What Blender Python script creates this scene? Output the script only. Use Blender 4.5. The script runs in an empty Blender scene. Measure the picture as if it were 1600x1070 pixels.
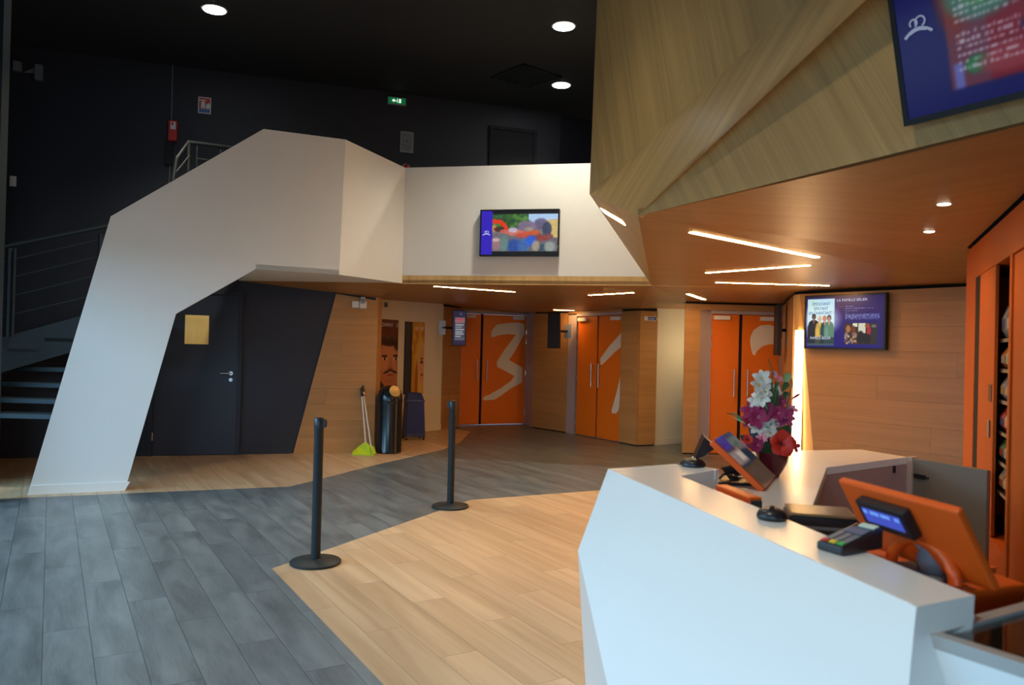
import bpy, bmesh, math, random
import numpy as np
from mathutils import Vector, Matrix
from mathutils.geometry import tessellate_polygon
random.seed(7)
rng = np.random.default_rng(7)
PI = math.pi
V = Vector
COL = bpy.context.scene.collection
SC = bpy.context.scene

# ------------------------------------------------------------------ camera
FPX, EYE, ROLL, PITCH = 1200.0, 1.5, math.radians(1.4), math.atan(8 / 1200)
Fw = V((0, math.cos(PITCH), math.sin(PITCH)))
U0 = V((0, -math.sin(PITCH), math.cos(PITCH)))
Rt = V((1, 0, 0)) * math.cos(ROLL) + U0 * math.sin(ROLL)
Up = V((-1, 0, 0)) * math.sin(ROLL) + U0 * math.cos(ROLL)
cam = bpy.data.cameras.new('camera')
camo = bpy.data.objects.new('camera', cam)
COL.objects.link(camo)
m = Matrix((Rt, Up, -Fw)).transposed().to_4x4()
m.translation = V((0, 0, EYE))
camo.matrix_world = m
cam.sensor_width = 36
cam.lens = 36 * FPX / 1600
cam.clip_start = 0.05
cam.dof.use_dof = True
cam.dof.focus_distance = 8.5
cam.dof.aperture_fstop = 3.2
SC.camera = camo

# ------------------------------------------------------------------ world, daylight, exposure
w = bpy.data.worlds.new('world'); SC.world = w
w.use_nodes = True
bg = w.node_tree.nodes['Background']
bg.inputs[0].default_value = (0.55, 0.75, 1.0, 1)
bg.inputs[1].default_value = 0.8


def area(name, loc, target, sx, sy, power, color):
    l = bpy.data.lights.new(name, 'AREA')
    l.shape = 'RECTANGLE'; l.size = sx; l.size_y = sy
    l.energy = power; l.color = color
    o = bpy.data.objects.new(name, l); COL.objects.link(o)
    o.location = loc
    o.rotation_euler = (V(target) - V(loc)).to_track_quat('-Z', 'Y').to_euler()
    return o


# daylight from the street, outside the glazed side of the foyer, left of the camera
area('street_daylight', (-8.2, 1.6, 3.4), (-3.0, 3.0, 1.0), 9, 2.0, 1080, (0.33, 0.68, 1.0))
area('entrance_daylight', (-2.4, -7.0, 3.0), (-1.5, 3.0, 0.8), 6, 1.8, 520, (0.40, 0.73, 1.0))
SC.view_settings.view_transform = 'Standard'
SC.view_settings.look = 'None'
SC.view_settings.exposure = 0.0
SC.view_settings.gamma = 1.0
SC.view_settings.use_curve_mapping = False


# ------------------------------------------------------------------ survey helpers: sight lines met with real planes
def ray(px, py):
    return Fw + Rt * ((px - 800) / FPX) + Up * ((535 - py) / FPX)


O = V((0, 0, EYE))


def fl(px, py, z=0.0):
    r = ray(px, py)
    return O + r * ((z - EYE) / r.z)


def dp(px, py, y):
    r = ray(px, py)
    return O + r * (y / r.y)


def onp(px, py, p, n):
    r = ray(px, py)
    return O + r * ((V(p) - O).dot(n) / r.dot(n))


def wn(a, b):
    d = (V(b) - V(a)); return V((d.y, -d.x, 0)).normalized()      # normal towards the viewer for a left, b right


def onw(px, py, a, b):
    return onp(px, py, V((a[0], a[1], 0)), wn(V((a[0], a[1], 0)), V((b[0], b[1], 0))))


def sz(px, py, a, b):
    """distance along wall a-b and height"""
    p = onw(px, py, a, b)
    d = V((b[0] - a[0], b[1] - a[1]))
    return (V((p.x - a[0], p.y - a[1])).dot(d.normalized()), p.z)


# ------------------------------------------------------------------ mesh builder
class MB:
    def __init__(s):
        s.v = []; s.f = []

    def add(s, vs, fs):
        o = len(s.v); s.v += [V(x) for x in vs]; s.f += [[i + o for i in f] for f in fs]; return s

    def box(s, lo, hi, M=None):
        (a, b, c), (d, e, f) = lo, hi
        vs = [V(p) for p in ((a, b, c), (d, b, c), (d, e, c), (a, e, c), (a, b, f), (d, b, f), (d, e, f), (a, e, f))]
        if M is not None: vs = [M @ p for p in vs]
        return s.add(vs, [(0, 3, 2, 1), (4, 5, 6, 7), (0, 1, 5, 4), (1, 2, 6, 5), (2, 3, 7, 6), (3, 0, 4, 7)])

    def prism(s, pts, off):
        n = len(pts); off = V(off)
        vs = [V(p) for p in pts] + [V(p) + off for p in pts]
        return s.add(vs, [list(range(n)), list(range(2 * n - 1, n - 1, -1))] + [(i, i + n, (i + 1) % n + n, (i + 1) % n) for i in range(n)])

    def poly(s, pts):
        return s.add(pts, [list(range(len(pts)))])

    def tube(s, path, r, n=10, cap=True):
        path = [V(p) for p in path]; k = len(path); vs = []; fs = []
        rs = r if isinstance(r, (list, tuple)) else [r] * k
        ref = None
        for i, p in enumerate(path):
            t = (path[min(i + 1, k - 1)] - path[max(i - 1, 0)]).normalized()
            if ref is None:
                ref = t.orthogonal().normalized()
            ref = (ref - t * ref.dot(t)).normalized()
            b = t.cross(ref)
            for j in range(n):
                a = 2 * PI * j / n
                vs.append(p + (ref * math.cos(a) + b * math.sin(a)) * rs[i])
        for i in range(k - 1):
            for j in range(n):
                fs.append((i * n + j, i * n + (j + 1) % n, (i + 1) * n + (j + 1) % n, (i + 1) * n + j))
        if cap:
            fs.append(list(range(n - 1, -1, -1))); fs.append([(k - 1) * n + j for j in range(n)])
        return s.add(vs, fs)

    def lathe(s, prof, n=32, c=(0, 0, 0), M=None):
        vs = []; fs = []; c = V(c)
        for r, z in prof:
            for j in range(n):
                a = 2 * PI * j / n
                p = V((max(r, 1e-4) * math.cos(a), max(r, 1e-4) * math.sin(a), z))
                if M is not None: p = M @ p
                vs.append(c + p)
        k = len(prof)
        for i in range(k - 1):
            for j in range(n):
                fs.append((i * n + j, i * n + (j + 1) % n, (i + 1) * n + (j + 1) % n, (i + 1) * n + j))
        fs.append(list(range(n - 1, -1, -1))); fs.append([(k - 1) * n + j for j in range(n)])
        return s.add(vs, fs)

    def build(s, name, mat, parent=None, smooth=False, bevel=0.0, grain=None, kind=None, label=None, cat=None, group=None, recalc=True):
        me = bpy.data.meshes.new(name)
        bm = bmesh.new()
        bv = [bm.verts.new(p) for p in s.v]
        for f in s.f:
            try: bm.faces.new([bv[i] for i in f])
            except ValueError: pass
        if recalc: bmesh.ops.recalc_face_normals(bm, faces=bm.faces)
        if bevel:
            bmesh.ops.bevel(bm, geom=[e for e in bm.edges if e.is_manifold and e.calc_face_angle(0) > 0.5], offset=bevel, segments=2, profile=0.5, affect='EDGES', clamp_overlap=True)
        if grain is not None:
            g0 = V(grain).normalized()
            uv = bm.loops.layers.uv.new('UVMap')
            for f in bm.faces:
                n = f.normal
                g = g0 - n * g0.dot(n)
                if g.length < 0.2: g = n.orthogonal()
                g.normalize(); t = n.cross(g)
                for l in f.loops: l[uv].uv = (l.vert.co.dot(g), l.vert.co.dot(t))
        bm.to_mesh(me); bm.free()
        if smooth:
            for p in me.polygons: p.use_smooth = True
            me.set_sharp_from_angle(angle=math.radians(40))
        me.materials.append(mat)
        o = bpy.data.objects.new(name, me); COL.objects.link(o)
        if parent: o.parent = parent
        tag(o, label, cat, group, kind)
        return o


def tag(o, label=None, cat=None, group=None, kind=None):
    if label: o['label'] = label
    if cat: o['category'] = cat
    if group: o['group'] = group
    if kind: o['kind'] = kind
    return o


def thing(name, label, cat, loc=(0, 0, 0), rz=0.0, group=None, M=None, kind=None):
    o = bpy.data.objects.new(name, None); COL.objects.link(o)
    o.empty_display_size = 0.1
    if M is not None: o.matrix_world = M
    else:
        o.location = loc; o.rotation_euler = (0, 0, rz)
    return tag(o, label, cat, group, kind)


def struct(name, label, cat):
    return thing(name, label, cat, kind='structure')


def wall_frame(name, label, cat, a, b, s=0, z=0, off=0.0, kind=None, group=None):
    """Empty on wall a-b: local X along the wall, -Y towards the viewer, Z up"""
    a = V((a[0], a[1])); b = V((b[0], b[1])); d = (b - a).normalized()
    n = V((d.y, -d.x))
    p = a + d * s + n * off
    return thing(name, label, cat, (p.x, p.y, z), math.atan2(d.y, d.x), group, kind=kind)


def copy_tree(o, parent=None):
    c = o.copy(); COL.objects.link(c); c.parent = parent
    for ch in list(o.children): copy_tree(ch, c)
    return c


# ------------------------------------------------------------------ materials
def srgb(r, g, b):
    f = lambda c: c / 12.92 if c <= 0.04045 else ((c + 0.055) / 1.055) ** 2.4
    return (f(r / 255), f(g / 255), f(b / 255), 1)


def mat(name, col, rough=0.5, metal=0.0, noise=0.0, nscale=6.0, bump=0.0, bscale=200.0, spec=0.5):
    M = bpy.data.materials.new(name); M.use_nodes = True
    nt = M.node_tree; b = nt.nodes['Principled BSDF']
    b.inputs['Base Color'].default_value = (*col[:3], 1)
    b.inputs['Roughness'].default_value = rough
    b.inputs['Metallic'].default_value = metal
    b.inputs['Specular IOR Level'].default_value = spec
    tc = nt.nodes.new('ShaderNodeTexCoord')
    nz = nt.nodes.new('ShaderNodeTexNoise'); nz.inputs['Scale'].default_value = nscale; nz.inputs['Detail'].default_value = 5
    nt.links.new(tc.outputs['Object'], nz.inputs['Vector'])
    mr = nt.nodes.new('ShaderNodeMapRange')
    mr.inputs['To Min'].default_value = 1 - noise; mr.inputs['To Max'].default_value = 1 + noise
    nt.links.new(nz.outputs['Fac'], mr.inputs['Value'])
    mx = nt.nodes.new('ShaderNodeVectorMath'); mx.operation = 'SCALE'
    mx.inputs[0].default_value = col[:3]
    nt.links.new(mr.outputs['Result'], mx.inputs['Scale'])
    nt.links.new(mx.outputs['Vector'], b.inputs['Base Color'])
    if bump:
        n2 = nt.nodes.new('ShaderNodeTexNoise'); n2.inputs['Scale'].default_value = bscale
        nt.links.new(tc.outputs['Object'], n2.inputs['Vector'])
        bp = nt.nodes.new('ShaderNodeBump'); bp.inputs['Strength'].default_value = bump; bp.inputs['Distance'].default_value = 0.002
        nt.links.new(n2.outputs['Fac'], bp.inputs['Height'])
        nt.links.new(bp.outputs['Normal'], b.inputs['Normal'])
    return M


def wood(name, c1, c2, rough=0.4, across=14.0, along=0.7, tone=0.12, fine=0.5, spec=0.5):
    """veneer / plank: grain runs along UV u, every piece its own offset and tone"""
    M = bpy.data.materials.new(name); M.use_nodes = True
    nt = M.node_tree; L = nt.links; b = nt.nodes['Principled BSDF']
    uv = nt.nodes.new('ShaderNodeUVMap'); uv.uv_map = 'UVMap'
    oi = nt.nodes.new('ShaderNodeObjectInfo')
    off = nt.nodes.new('ShaderNodeVectorMath'); off.operation = 'MULTIPLY_ADD'
    off.inputs[1].default_value = (37, 53, 11); 
    cmb = nt.nodes.new('ShaderNodeCombineXYZ')
    for i in range(3): L.new(oi.outputs['Random'], cmb.inputs[i])
    L.new(cmb.outputs[0], off.inputs[0]); L.new(uv.outputs['UV'], off.inputs[2])

    def nz(sc, detail, dist):
        mp = nt.nodes.new('ShaderNodeMapping'); mp.inputs['Scale'].default_value = sc
        L.new(off.outputs[0], mp.inputs['Vector'])
        n = nt.nodes.new('ShaderNodeTexNoise'); n.inputs['Scale'].default_value = 1; n.inputs['Detail'].default_value = detail
        n.inputs['Distortion'].default_value = dist
        L.new(mp.outputs[0], n.inputs['Vector']); return n
    a = nz((along, across, 1), 4, 0.6); f = nz((along * 6, across * 14, 1), 3, 0.0)
    mixf = nt.nodes.new('ShaderNodeMix'); mixf.data_type = 'FLOAT'; mixf.inputs[0].default_value = fine * 0.6
    L.new(a.outputs['Fac'], mixf.inputs[2]); L.new(f.outputs['Fac'], mixf.inputs[3])
    rp = nt.nodes.new('ShaderNodeValToRGB')
    rp.color_ramp.elements[0].position = 0.30; rp.color_ramp.elements[0].color = (*c2[:3], 1)
    rp.color_ramp.elements[1].position = 0.66; rp.color_ramp.elements[1].color = (*c1[:3], 1)
    L.new(mixf.outputs[0], rp.inputs[0])
    mr = nt.nodes.new('ShaderNodeMapRange'); mr.inputs['To Min'].default_value = 1 - tone; mr.inputs['To Max'].default_value = 1 + tone
    L.new(oi.outputs['Random'], mr.inputs['Value'])
    sc = nt.nodes.new('ShaderNodeVectorMath'); sc.operation = 'SCALE'
    L.new(rp.outputs[0], sc.inputs[0]); L.new(mr.outputs[0], sc.inputs['Scale'])
    L.new(sc.outputs['Vector'], b.inputs['Base Color'])
    b.inputs['Roughness'].default_value = rough
    b.inputs['Specular IOR Level'].default_value = spec
    bp = nt.nodes.new('ShaderNodeBump'); bp.inputs['Strength'].default_value = 0.15; bp.inputs['Distance'].default_value = 0.001
    L.new(f.outputs['Fac'], bp.inputs['Height']); L.new(bp.outputs['Normal'], b.inputs['Normal'])
    return M


def emit(name, col, strength):
    M = bpy.data.materials.new(name); M.use_nodes = True
    nt = M.node_tree; nt.nodes.remove(nt.nodes['Principled BSDF'])
    e = nt.nodes.new('ShaderNodeEmission'); e.inputs[0].default_value = (*col[:3], 1); e.inputs[1].default_value = strength
    nt.links.new(e.outputs[0], nt.nodes['Material Output'].inputs[0])
    return M


def print_mat(name, strength=0.0, rough=0.3):
    """flat print or lit screen: colour comes from the 'print' colour attribute"""
    M = bpy.data.materials.new(name); M.use_nodes = True
    nt = M.node_tree; b = nt.nodes['Principled BSDF']
    at = nt.nodes.new('ShaderNodeAttribute'); at.attribute_name = 'print'
    if strength:
        b.inputs['Base Color'].default_value = (0.01, 0.01, 0.012, 1)
        nt.links.new(at.outputs['Color'], b.inputs['Emission Color'])
        b.inputs['Emission Strength'].default_value = strength
    else:
        nt.links.new(at.outputs['Color'], b.inputs['Base Color'])
    b.inputs['Roughness'].default_value = rough
    return M


WHITE = mat('white_paint', (0.80, 0.78, 0.74), 0.6, noise=0.02, bump=0.05)
CREAM = mat('cream_paint', (0.80, 0.74, 0.60), 0.6, noise=0.02, bump=0.05)
NAVY = mat('dark_navy_paint', (0.018, 0.019, 0.030), 0.55, noise=0.08, bump=0.05)
BLACKCEIL = mat('black_ceiling_paint', (0.010, 0.011, 0.014), 0.8, noise=0.1)
BLACK = mat('black_gap', (0.006, 0.006, 0.006), 0.9)
OAKF = wood('pale_oak_plank', (0.60, 0.425, 0.26), (0.42, 0.265, 0.145), 0.38, across=9, along=0.55, tone=0.09, fine=0.25)
GREYF = wood('grey_laminate_plank', (0.165, 0.188, 0.198), (0.068, 0.081, 0.088), 0.34, across=7, along=1.6, tone=0.09, fine=0.45)
VENEER = wood('oak_veneer', (0.47, 0.245, 0.085), (0.36, 0.175, 0.055), 0.42, across=10, along=0.35, tone=0.05, fine=0.6)
VENLITE = wood('light_oak_veneer', (0.76, 0.48, 0.175), (0.48, 0.285, 0.095), 0.42, across=11, along=0.4, tone=0.03, fine=0.6)
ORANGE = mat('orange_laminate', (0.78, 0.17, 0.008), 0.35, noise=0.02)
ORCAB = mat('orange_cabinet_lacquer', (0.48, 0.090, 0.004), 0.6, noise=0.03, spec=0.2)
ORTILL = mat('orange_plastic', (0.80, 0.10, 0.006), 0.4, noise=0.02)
NUMER = mat('cream_vinyl', (0.74, 0.66, 0.54), 0.5, noise=0.02)
JAMB = mat('grey_pink_frame_paint', (0.42, 0.34, 0.34), 0.4, noise=0.02)
STEEL = mat('brushed_steel', (0.55, 0.53, 0.50), 0.3, 1.0, noise=0.05)
CHROME = mat('chrome', (0.7, 0.7, 0.7), 0.15, 1.0)
POWDER = mat('black_powder_coat', (0.011, 0.013, 0.014), 0.55, noise=0.1, bump=0.1, spec=0.35)
BINB = mat('black_gloss_metal', (0.010, 0.011, 0.012), 0.22, 0.0, noise=0.05)
BLUEP = mat('blue_plastic', (0.003, 0.024, 0.18), 0.45, noise=0.05)
BLACKP = mat('black_plastic', (0.012, 0.012, 0.014), 0.35, noise=0.05)
GREYP = mat('grey_plastic', (0.16, 0.18, 0.21), 0.4, noise=0.05)
LIME = mat('lime_plastic', (0.48, 0.62, 0.02), 0.4, noise=0.03)
COUNTER = mat('white_solid_surface', (0.80, 0.79, 0.77), 0.22, noise=0.01)
REDP = mat('red_plastic', (0.62, 0.02, 0.012), 0.35, noise=0.03)
WHITEP = mat('white_plastic', (0.75, 0.74, 0.72), 0.4, noise=0.02)
CASEM = mat('satin_aluminium', (0.48, 0.45, 0.42), 0.35, 0.3, noise=0.03)
GREYM = mat('grey_metal', (0.30, 0.31, 0.33), 0.4, 0.6, noise=0.05)
DKSTEEL = mat('dark_stair_steel', (0.024, 0.034, 0.040), 0.5, 0.2, noise=0.1)
STRIPL = emit('warm_strip_glow', (1.0, 0.55, 0.20), 80)
STRIPV = emit('upright_strip_glow', (1.0, 0.62, 0.30), 18)
DOWNL = emit('downlight_glow', (0.92, 0.97, 1.0), 40)
DOWNS = emit('spot_glow', (1.0, 0.88, 0.70), 30)
PRINT = print_mat('printed_paper')
SCREEN = print_mat('lit_screen', 1.0, 0.35)
DIMSCREEN = print_mat('dim_lit_screen', 0.55, 0.15)
GLYPH = emit('lit_white_glyph', (0.75, 0.82, 1.0), 0.75)
GLYPHD = emit('lit_blue_text', (0.02, 0.10, 0.30), 1.0)
GREENS = emit('lit_green_panel', (0.004, 0.10, 0.03), 1.0)
GREENW = emit('lit_pictogram', (0.75, 1.0, 0.80), 1.0)
INK = mat('dark_ink', (0.03, 0.03, 0.05), 0.6)
BLUEINK = mat('blue_ink', (0.02, 0.07, 0.35), 0.5)
PAPER = mat('white_print', (0.8, 0.8, 0.8), 0.5)
GOLDT = mat('gold_print', (0.75, 0.5, 0.2), 0.5)
GLASS = bpy.data.materials.new('clear_glass'); GLASS.use_nodes = True
_b = GLASS.node_tree.nodes['Principled BSDF']
_b.inputs['Transmission Weight'].default_value = 1; _b.inputs['Roughness'].default_value = 0.02; _b.inputs['IOR'].default_value = 1.1


# ------------------------------------------------------------------ tiling of polygons by planks / panels
def clip(poly, conv):
    out = poly
    k = len(conv)
    for i in range(k):
        a, b = conv[i], conv[(i + 1) % k]
        src, out = out, []
        side = lambda p: (b[0] - a[0]) * (p[1] - a[1]) - (b[1] - a[1]) * (p[0] - a[0])
        for j in range(len(src)):
            p, q = src[j], src[(j + 1) % len(src)]
            sp, sq = side(p), side(q)
            if sp >= 0: out.append(p)
            if (sp > 0 > sq) or (sp < 0 < sq):
                t = sp / (sp - sq)
                out.append((p[0] + (q[0] - p[0]) * t, p[1] + (q[1] - p[1]) * t))
        if len(out) < 3: return []
    return out


def area2(p):
    return 0.5 * sum(p[i][0] * p[(i + 1) % len(p)][1] - p[(i + 1) % len(p)][0] * p[i][1] for i in range(len(p)))


def convex_parts(poly):
    if area2(poly) < 0: poly = poly[::-1]
    n = len(poly)
    cr = lambda a, b, c: (b[0] - a[0]) * (c[1] - b[1]) - (b[1] - a[1]) * (c[0] - b[0])
    if all(cr(poly[i], poly[(i + 1) % n], poly[(i + 2) % n]) >= -1e-9 for i in range(n)): return [poly]
    tris = tessellate_polygon([[V((p[0], p[1], 0)) for p in poly]])
    res = []
    for t in tris:
        q = [poly[i] for i in t]
        if area2(q) < 0: q = q[::-1]
        if abs(area2(q)) > 1e-6: res.append(q)
    return res


def tiles(poly, ang, wid, ln, gap=0.002, stagger=True, seed=1):
    """cut a 2-D polygon into boards running at angle ang; each board is a list of convex polygons"""
    r = random.Random(seed)
    c, s = math.cos(ang), math.sin(ang)
    loc = [(p[0] * c + p[1] * s, -p[0] * s + p[1] * c) for p in poly]
    parts = convex_parts(loc)
    x0 = min(p[0] for p in loc); x1 = max(p[0] for p in loc)
    y0 = min(p[1] for p in loc); y1 = max(p[1] for p in loc)
    res = []
    j = math.floor(y0 / wid)
    while j * wid < y1:
        sh = ((j * 0.37) % 1.0 if stagger else 0) * ln
        i = math.floor((x0 - sh) / ln)
        while i * ln + sh < x1:
            g = gap / 2
            rect = [(i * ln + sh + g, j * wid + g), ((i + 1) * ln + sh - g, j * wid + g), ((i + 1) * ln + sh - g, (j + 1) * wid - g), (i * ln + sh + g, (j + 1) * wid - g)]
            ps = []
            for cp in parts:
                q = clip(rect, cp)
                if q and abs(area2(q)) > 2e-4: ps.append([(p[0] * c - p[1] * s, p[0] * s + p[1] * c) for p in q])
            if ps: res.append(ps)
            i += 1
        j += 1
    return res


# ------------------------------------------------------------------ plan of the foyer (metres, camera at origin looking along +Y)
def xy(p): return (p.x, p.y)


W1, W2 = fl(242, 712), fl(584, 706)                     # dark back wall line
wd = (W2 - W1).normalized()
WL = W1 - wd * 5.0                                       # far left end
WE = onw(876, 177, W1, W2)                               # upstairs corner of the wall
CEIL = WE.z
Ps, Pe = V((-2.25, 12.05, 0)), fl(688, 671)             # poster wall
Sx = fl(716, 666)                                        # wooden strip left of door 3
D3a, D3b = fl(718, 664.5), fl(820, 662.5)
Ma, Mb = fl(832, 668), fl(884, 676)
D1b = fl(968, 692)
Q1, Q2 = fl(995, 697), fl(1022, 696)
C2 = fl(1066, 692)
E1, E2 = fl(1065, 709), fl(1089, 712)
ed = (E2 - E1).normalized()
E3 = onw(1222, 600, E1, E1 + V((1, 0.03, 0)))
E3.z = 0
TVa = fl(1243, 456, 2.25); TVb = fl(1510, 443, 2.25)
td = (TVb - TVa).normalized()
TVe = TVa + td * 4.2
for p in (WE, TVa, TVb, TVe): p.z = 0
Ka = fl(1511, 389, 2.30); Kb = fl(1600, 305, 2.30)       # line of the orange cabinets
Ka.z = Kb.z = 0
kd = (Kb - Ka).normalized()
A0, A1 = fl(43, 773), fl(195, 766)                       # foot of the white arch
A0 = V((A0.x, A0.y, 0)); ad = (A1 - A0).normalized(); an = wn(A0, A1)
arch = lambda px, py: onp(px, py, A0, an)
cr_t, cr_b = arch(540, 218), arch(530, 429)             # crease between first and second parapet face
B2 = dp(633, 262, 9.80); B2.z = cr_t.z
r = ray(633, 262); B2 = O + r * ((cr_t.z - EYE) / r.z)
r = ray(920, 255); B3 = O + r * ((cr_t.z - EYE) / r.z)
TOPZ = cr_t.z
bd = (V((B3.x, B3.y, 0)) - V((B2.x, B2.y, 0))).normalized()
Dd = onw(1018, 432, B2, B3)
SOF = onw(627, 442, B2, B3).z                            # soffit height at the parapet
FAS = onw(627, 430, B2, B3).z
print('W', W1, W2, 'CEIL', CEIL, 'arch', A0, A1, cr_t, cr_b, 'B2', B2, B3, 'D', Dd, 'SOF', SOF, FAS)
print('Pe', Pe, 'D3', D3a, D3b, 'M', Ma, Mb, 'D1b', D1b, 'Q', Q1, Q2, C2, 'E', E1, E2, E3, 'TV', TVa, TVb, 'K', Ka, Kb)

# ------------------------------------------------------------------ floor
PLANK = math.atan2(1.0, -0.6)
# outer outline of the walked floor and the two joints between pale and grey
g1 = [xy(fl(*p)) for p in ((0, 779), (452, 760), (506, 747), (579, 728), (693, 702), (719, 691), (735, 674), (704, 669))]
g0 = (g1[0][0] - (g1[1][0] - g1[0][0]) * 0.9, g1[0][1] - (g1[1][1] - g1[0][1]) * 0.9)
tip = xy(fl(425, 888)); pk = xy(fl(735, 781)); pr = xy(fl(935, 766))
prx = (pk[0] + (pr[0] - pk[0]) * 3.2, pk[1] + (pr[1] - pk[1]) * 3.2)
tb = xy(fl(600, 1070)); tbx = (tip[0] + (tb[0] - tip[0]) * 2.2, tip[1] + (tb[1] - tip[1]) * 2.2)
back_pale = [g0] + g1 + [xy(Pe + V((0, .3, 0))), xy(Ps + V((-.2, .3, 0))), xy(W2 + V((-.1, .3, 0))), xy(WL + wd * 1.5)]
front_pale = [tip, tbx, (3.6, tbx[1]), (3.6, prx[1]), prx, pr, pk]
grey = [g0] + g1 + [xy(Sx + V((0, .2, 0))), xy(D3b + V((.1, .4, 0))), xy(Q1 + V((0, .6, 0))), xy(C2 + V((.1, .2, 0))), (4.6, 11.6), (4.6, prx[1]), (3.6, prx[1]), prx, pr, pk, tip, tbx, (g0[0], tbx[1])]
floor = MB().box((-11, -4, -0.2), (8, 18, -0.009)).build('floor', mat('dark_screed', (0.05, 0.045, 0.04), 0.9, noise=0.1), kind='structure', label='foyer floor of grey laminate with angled pale oak areas', cat='floor')
allp = []
for poly, mt, sd, nm in ((back_pale, OAKF, 1, 'p'), (front_pale, OAKF, 2, 'p'), (grey, GREYF, 3, 'g')):
    for ps in tiles(poly, PLANK, 0.205, 1.25, 0.0022, True, sd):
        cx = sum(p[0] for q in ps for p in q) / sum(len(q) for q in ps)
        cy = sum(p[1] for q in ps for p in q) / sum(len(q) for q in ps)
        A = sum(abs(area2(q)) for q in ps)
        vis = abs(cx) < 0.72 * cy + 0.3 and cy > 2.9
        size = A * EYE * FPX ** 2 / max(cy, 1) ** 3 if vis else -cy
        allp.append((size, ps, mt))
allp.sort(key=lambda t: -t[0])
gdir = (math.cos(PLANK), math.sin(PLANK), 0)


def planks_mesh(mb, ps):
    for q in ps: mb.prism([(p[0], p[1], 0.0) for p in q], (0, 0, -0.009))


for sz_, ps, mt in allp[:290]:
    mb = MB(); planks_mesh(mb, ps)
    mb.build('plank', mt, floor, grain=gdir)
for mt in (OAKF, GREYF):
    mb = MB(); k = 0
    for sz_, ps, m2 in allp[290:]:
        if m2 is mt: planks_mesh(mb, ps); k += 1
    if k: mb.build('plank_remainder', mt, floor, grain=gdir, kind='stuff')
print('planks', len(allp))


# ------------------------------------------------------------------ walls
def slab(a, b, z0, z1, th=0.12, mb=None):
    """upright slab on the line a-b, its face on the line, its body behind"""
    mb = mb or MB(); n = wn(a, b)
    a = V((a[0], a[1], 0)); b = V((b[0], b[1], 0))
    return mb.prism([a + V((0, 0, z0)), b + V((0, 0, z0)), b + V((0, 0, z1)), a + V((0, 0, z1))], -n * th)


def boards(parent, a, b, poly_sz, h=0.30, ln=2.4, off=0.018, mt=VENEER, seed=1, name='wood_panel', vertical=False):
    """wooden boards of a cladding: polygon in (distance along wall, height)"""
    n = wn(a, b); a = V((a[0], a[1], 0)); d = (V((b[0], b[1], 0)) - a).normalized()
    for ps in tiles(poly_sz, PI / 2 if vertical else 0.0, h, ln, 0.0015, True, seed):
        mb = MB()
        for q in ps: mb.prism([a + d * p[0] + V((0, 0, p[1])) + n * off for p in q], -n * (off - 0.001))
        mb.build(name, mt, parent, grain=(0, 0, 1) if vertical else d)


def L2(a, b): return (V((b[0], b[1])) - V((a[0], a[1]))).length


_zz = lambda p, h: V((p.x, p.y, h))
wback = MB().prism([_zz(WL, 0), _zz(W2, 0), _zz(W2, 2.60), _zz(WE, 2.60), _zz(WE, CEIL), _zz(WL, CEIL)], -wn(W1, W2) * 0.2).build('wall_back', NAVY, kind='structure', label='tall dark navy back wall rising behind the white arch to the black ceiling', cat='wall')
c0, c1 = sz(525, 459, W1, W2), sz(458, 707, W1, W2)
ce = L2(W1, W2); ctop = sz(589, 470, W1, W2)[1]
boards(wback, W1, W2, [(c1[0], 0.0), (ce, 0.0), (ce, ctop), (c0[0], c0[1])], 0.22, 1.9, 0.025, VENEER, 4)
# return of the cladding into the poster niche
wret = slab(W2 + wd * 0.0 - wn(W1, W2) * -0.025, V((dp(591.5, 700, 11.15).x, 11.15, 0)), 0, 2.16, 0.03).build('wall_niche_return', VENEER, grain=(1, 1, 0), kind='structure', label='narrow wooden wall end beside the poster niche', cat='wall')
wpost = slab(Ps + (Ps - Pe).normalized() * 0.6, Pe, 0, 2.5).build('wall_poster', CREAM, kind='structure', label='cream wall carrying two tall film posters', cat='wall')
slab(Ps, Pe, 0, 0.10, 0.012, None).build('baseboard_poster', CREAM, kind='structure', label='cream skirting below the two posters', cat='baseboard').location = wn(Ps, Pe) * 0.012
wstrip = struct('wall_strip', 'narrow wooden wall strip left of the door marked 3', 'wall')
slab(Pe, Sx, 0, 2.5).build('backing', BLACK, wstrip)
boards(wstrip, Pe, Sx, [(0, 0), (L2(Pe, Sx), 0), (L2(Pe, Sx), 2.21), (0, 2.21)], 0.3, 2, 0.02, VENEER, 5)
slab(Sx, D3a + V((0, .12, 0)), 0, 2.5).build('strip_reveal', VENEER, wstrip, grain=(0, 0, 1))
wmid = struct('wall_middle', 'wooden wall between the doors marked 3 and 1', 'wall')
slab(Ma, Mb, 0, 2.5).build('backing', BLACK, wmid)
boards(wmid, Ma, Mb, [(0, 0.02), (L2(Ma, Mb), 0.02), (L2(Ma, Mb), 2.14), (0, 2.15)], 0.3, 3, 0.02, VENEER, 6)
wpier = struct('wall_pier', 'angled wooden pier right of the door marked 1', 'wall')
slab(D1b, Q1, 0, 2.5).build('backing', BLACK, wpier); slab(Q1, Q2, 0, 2.5).build('backing', BLACK, wpier)
boards(wpier, D1b, Q1, [(0, 0.02), (L2(D1b, Q1), 0.02), (L2(D1b, Q1), 2.13), (0, 2.13)], 0.3, 3, 0.02, VENEER, 7)
boards(wpier, Q1, Q2, [(0, 0.02), (L2(Q1, Q2), 0.02), (L2(Q1, Q2), 2.13), (0, 2.13)], 0.3, 3, 0.02, VENEER, 8)
Q2b = Q2 + (C2 - Q2).normalized() * 0.02 - wn(Q2, C2) * .03
slab(Q2b, C2 + (C2 - Q2) * 0.8, 0, 2.5).build('wall_recess', CREAM, kind='structure', label='narrow cream wall recessed behind the wooden pier', cat='wall')
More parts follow.
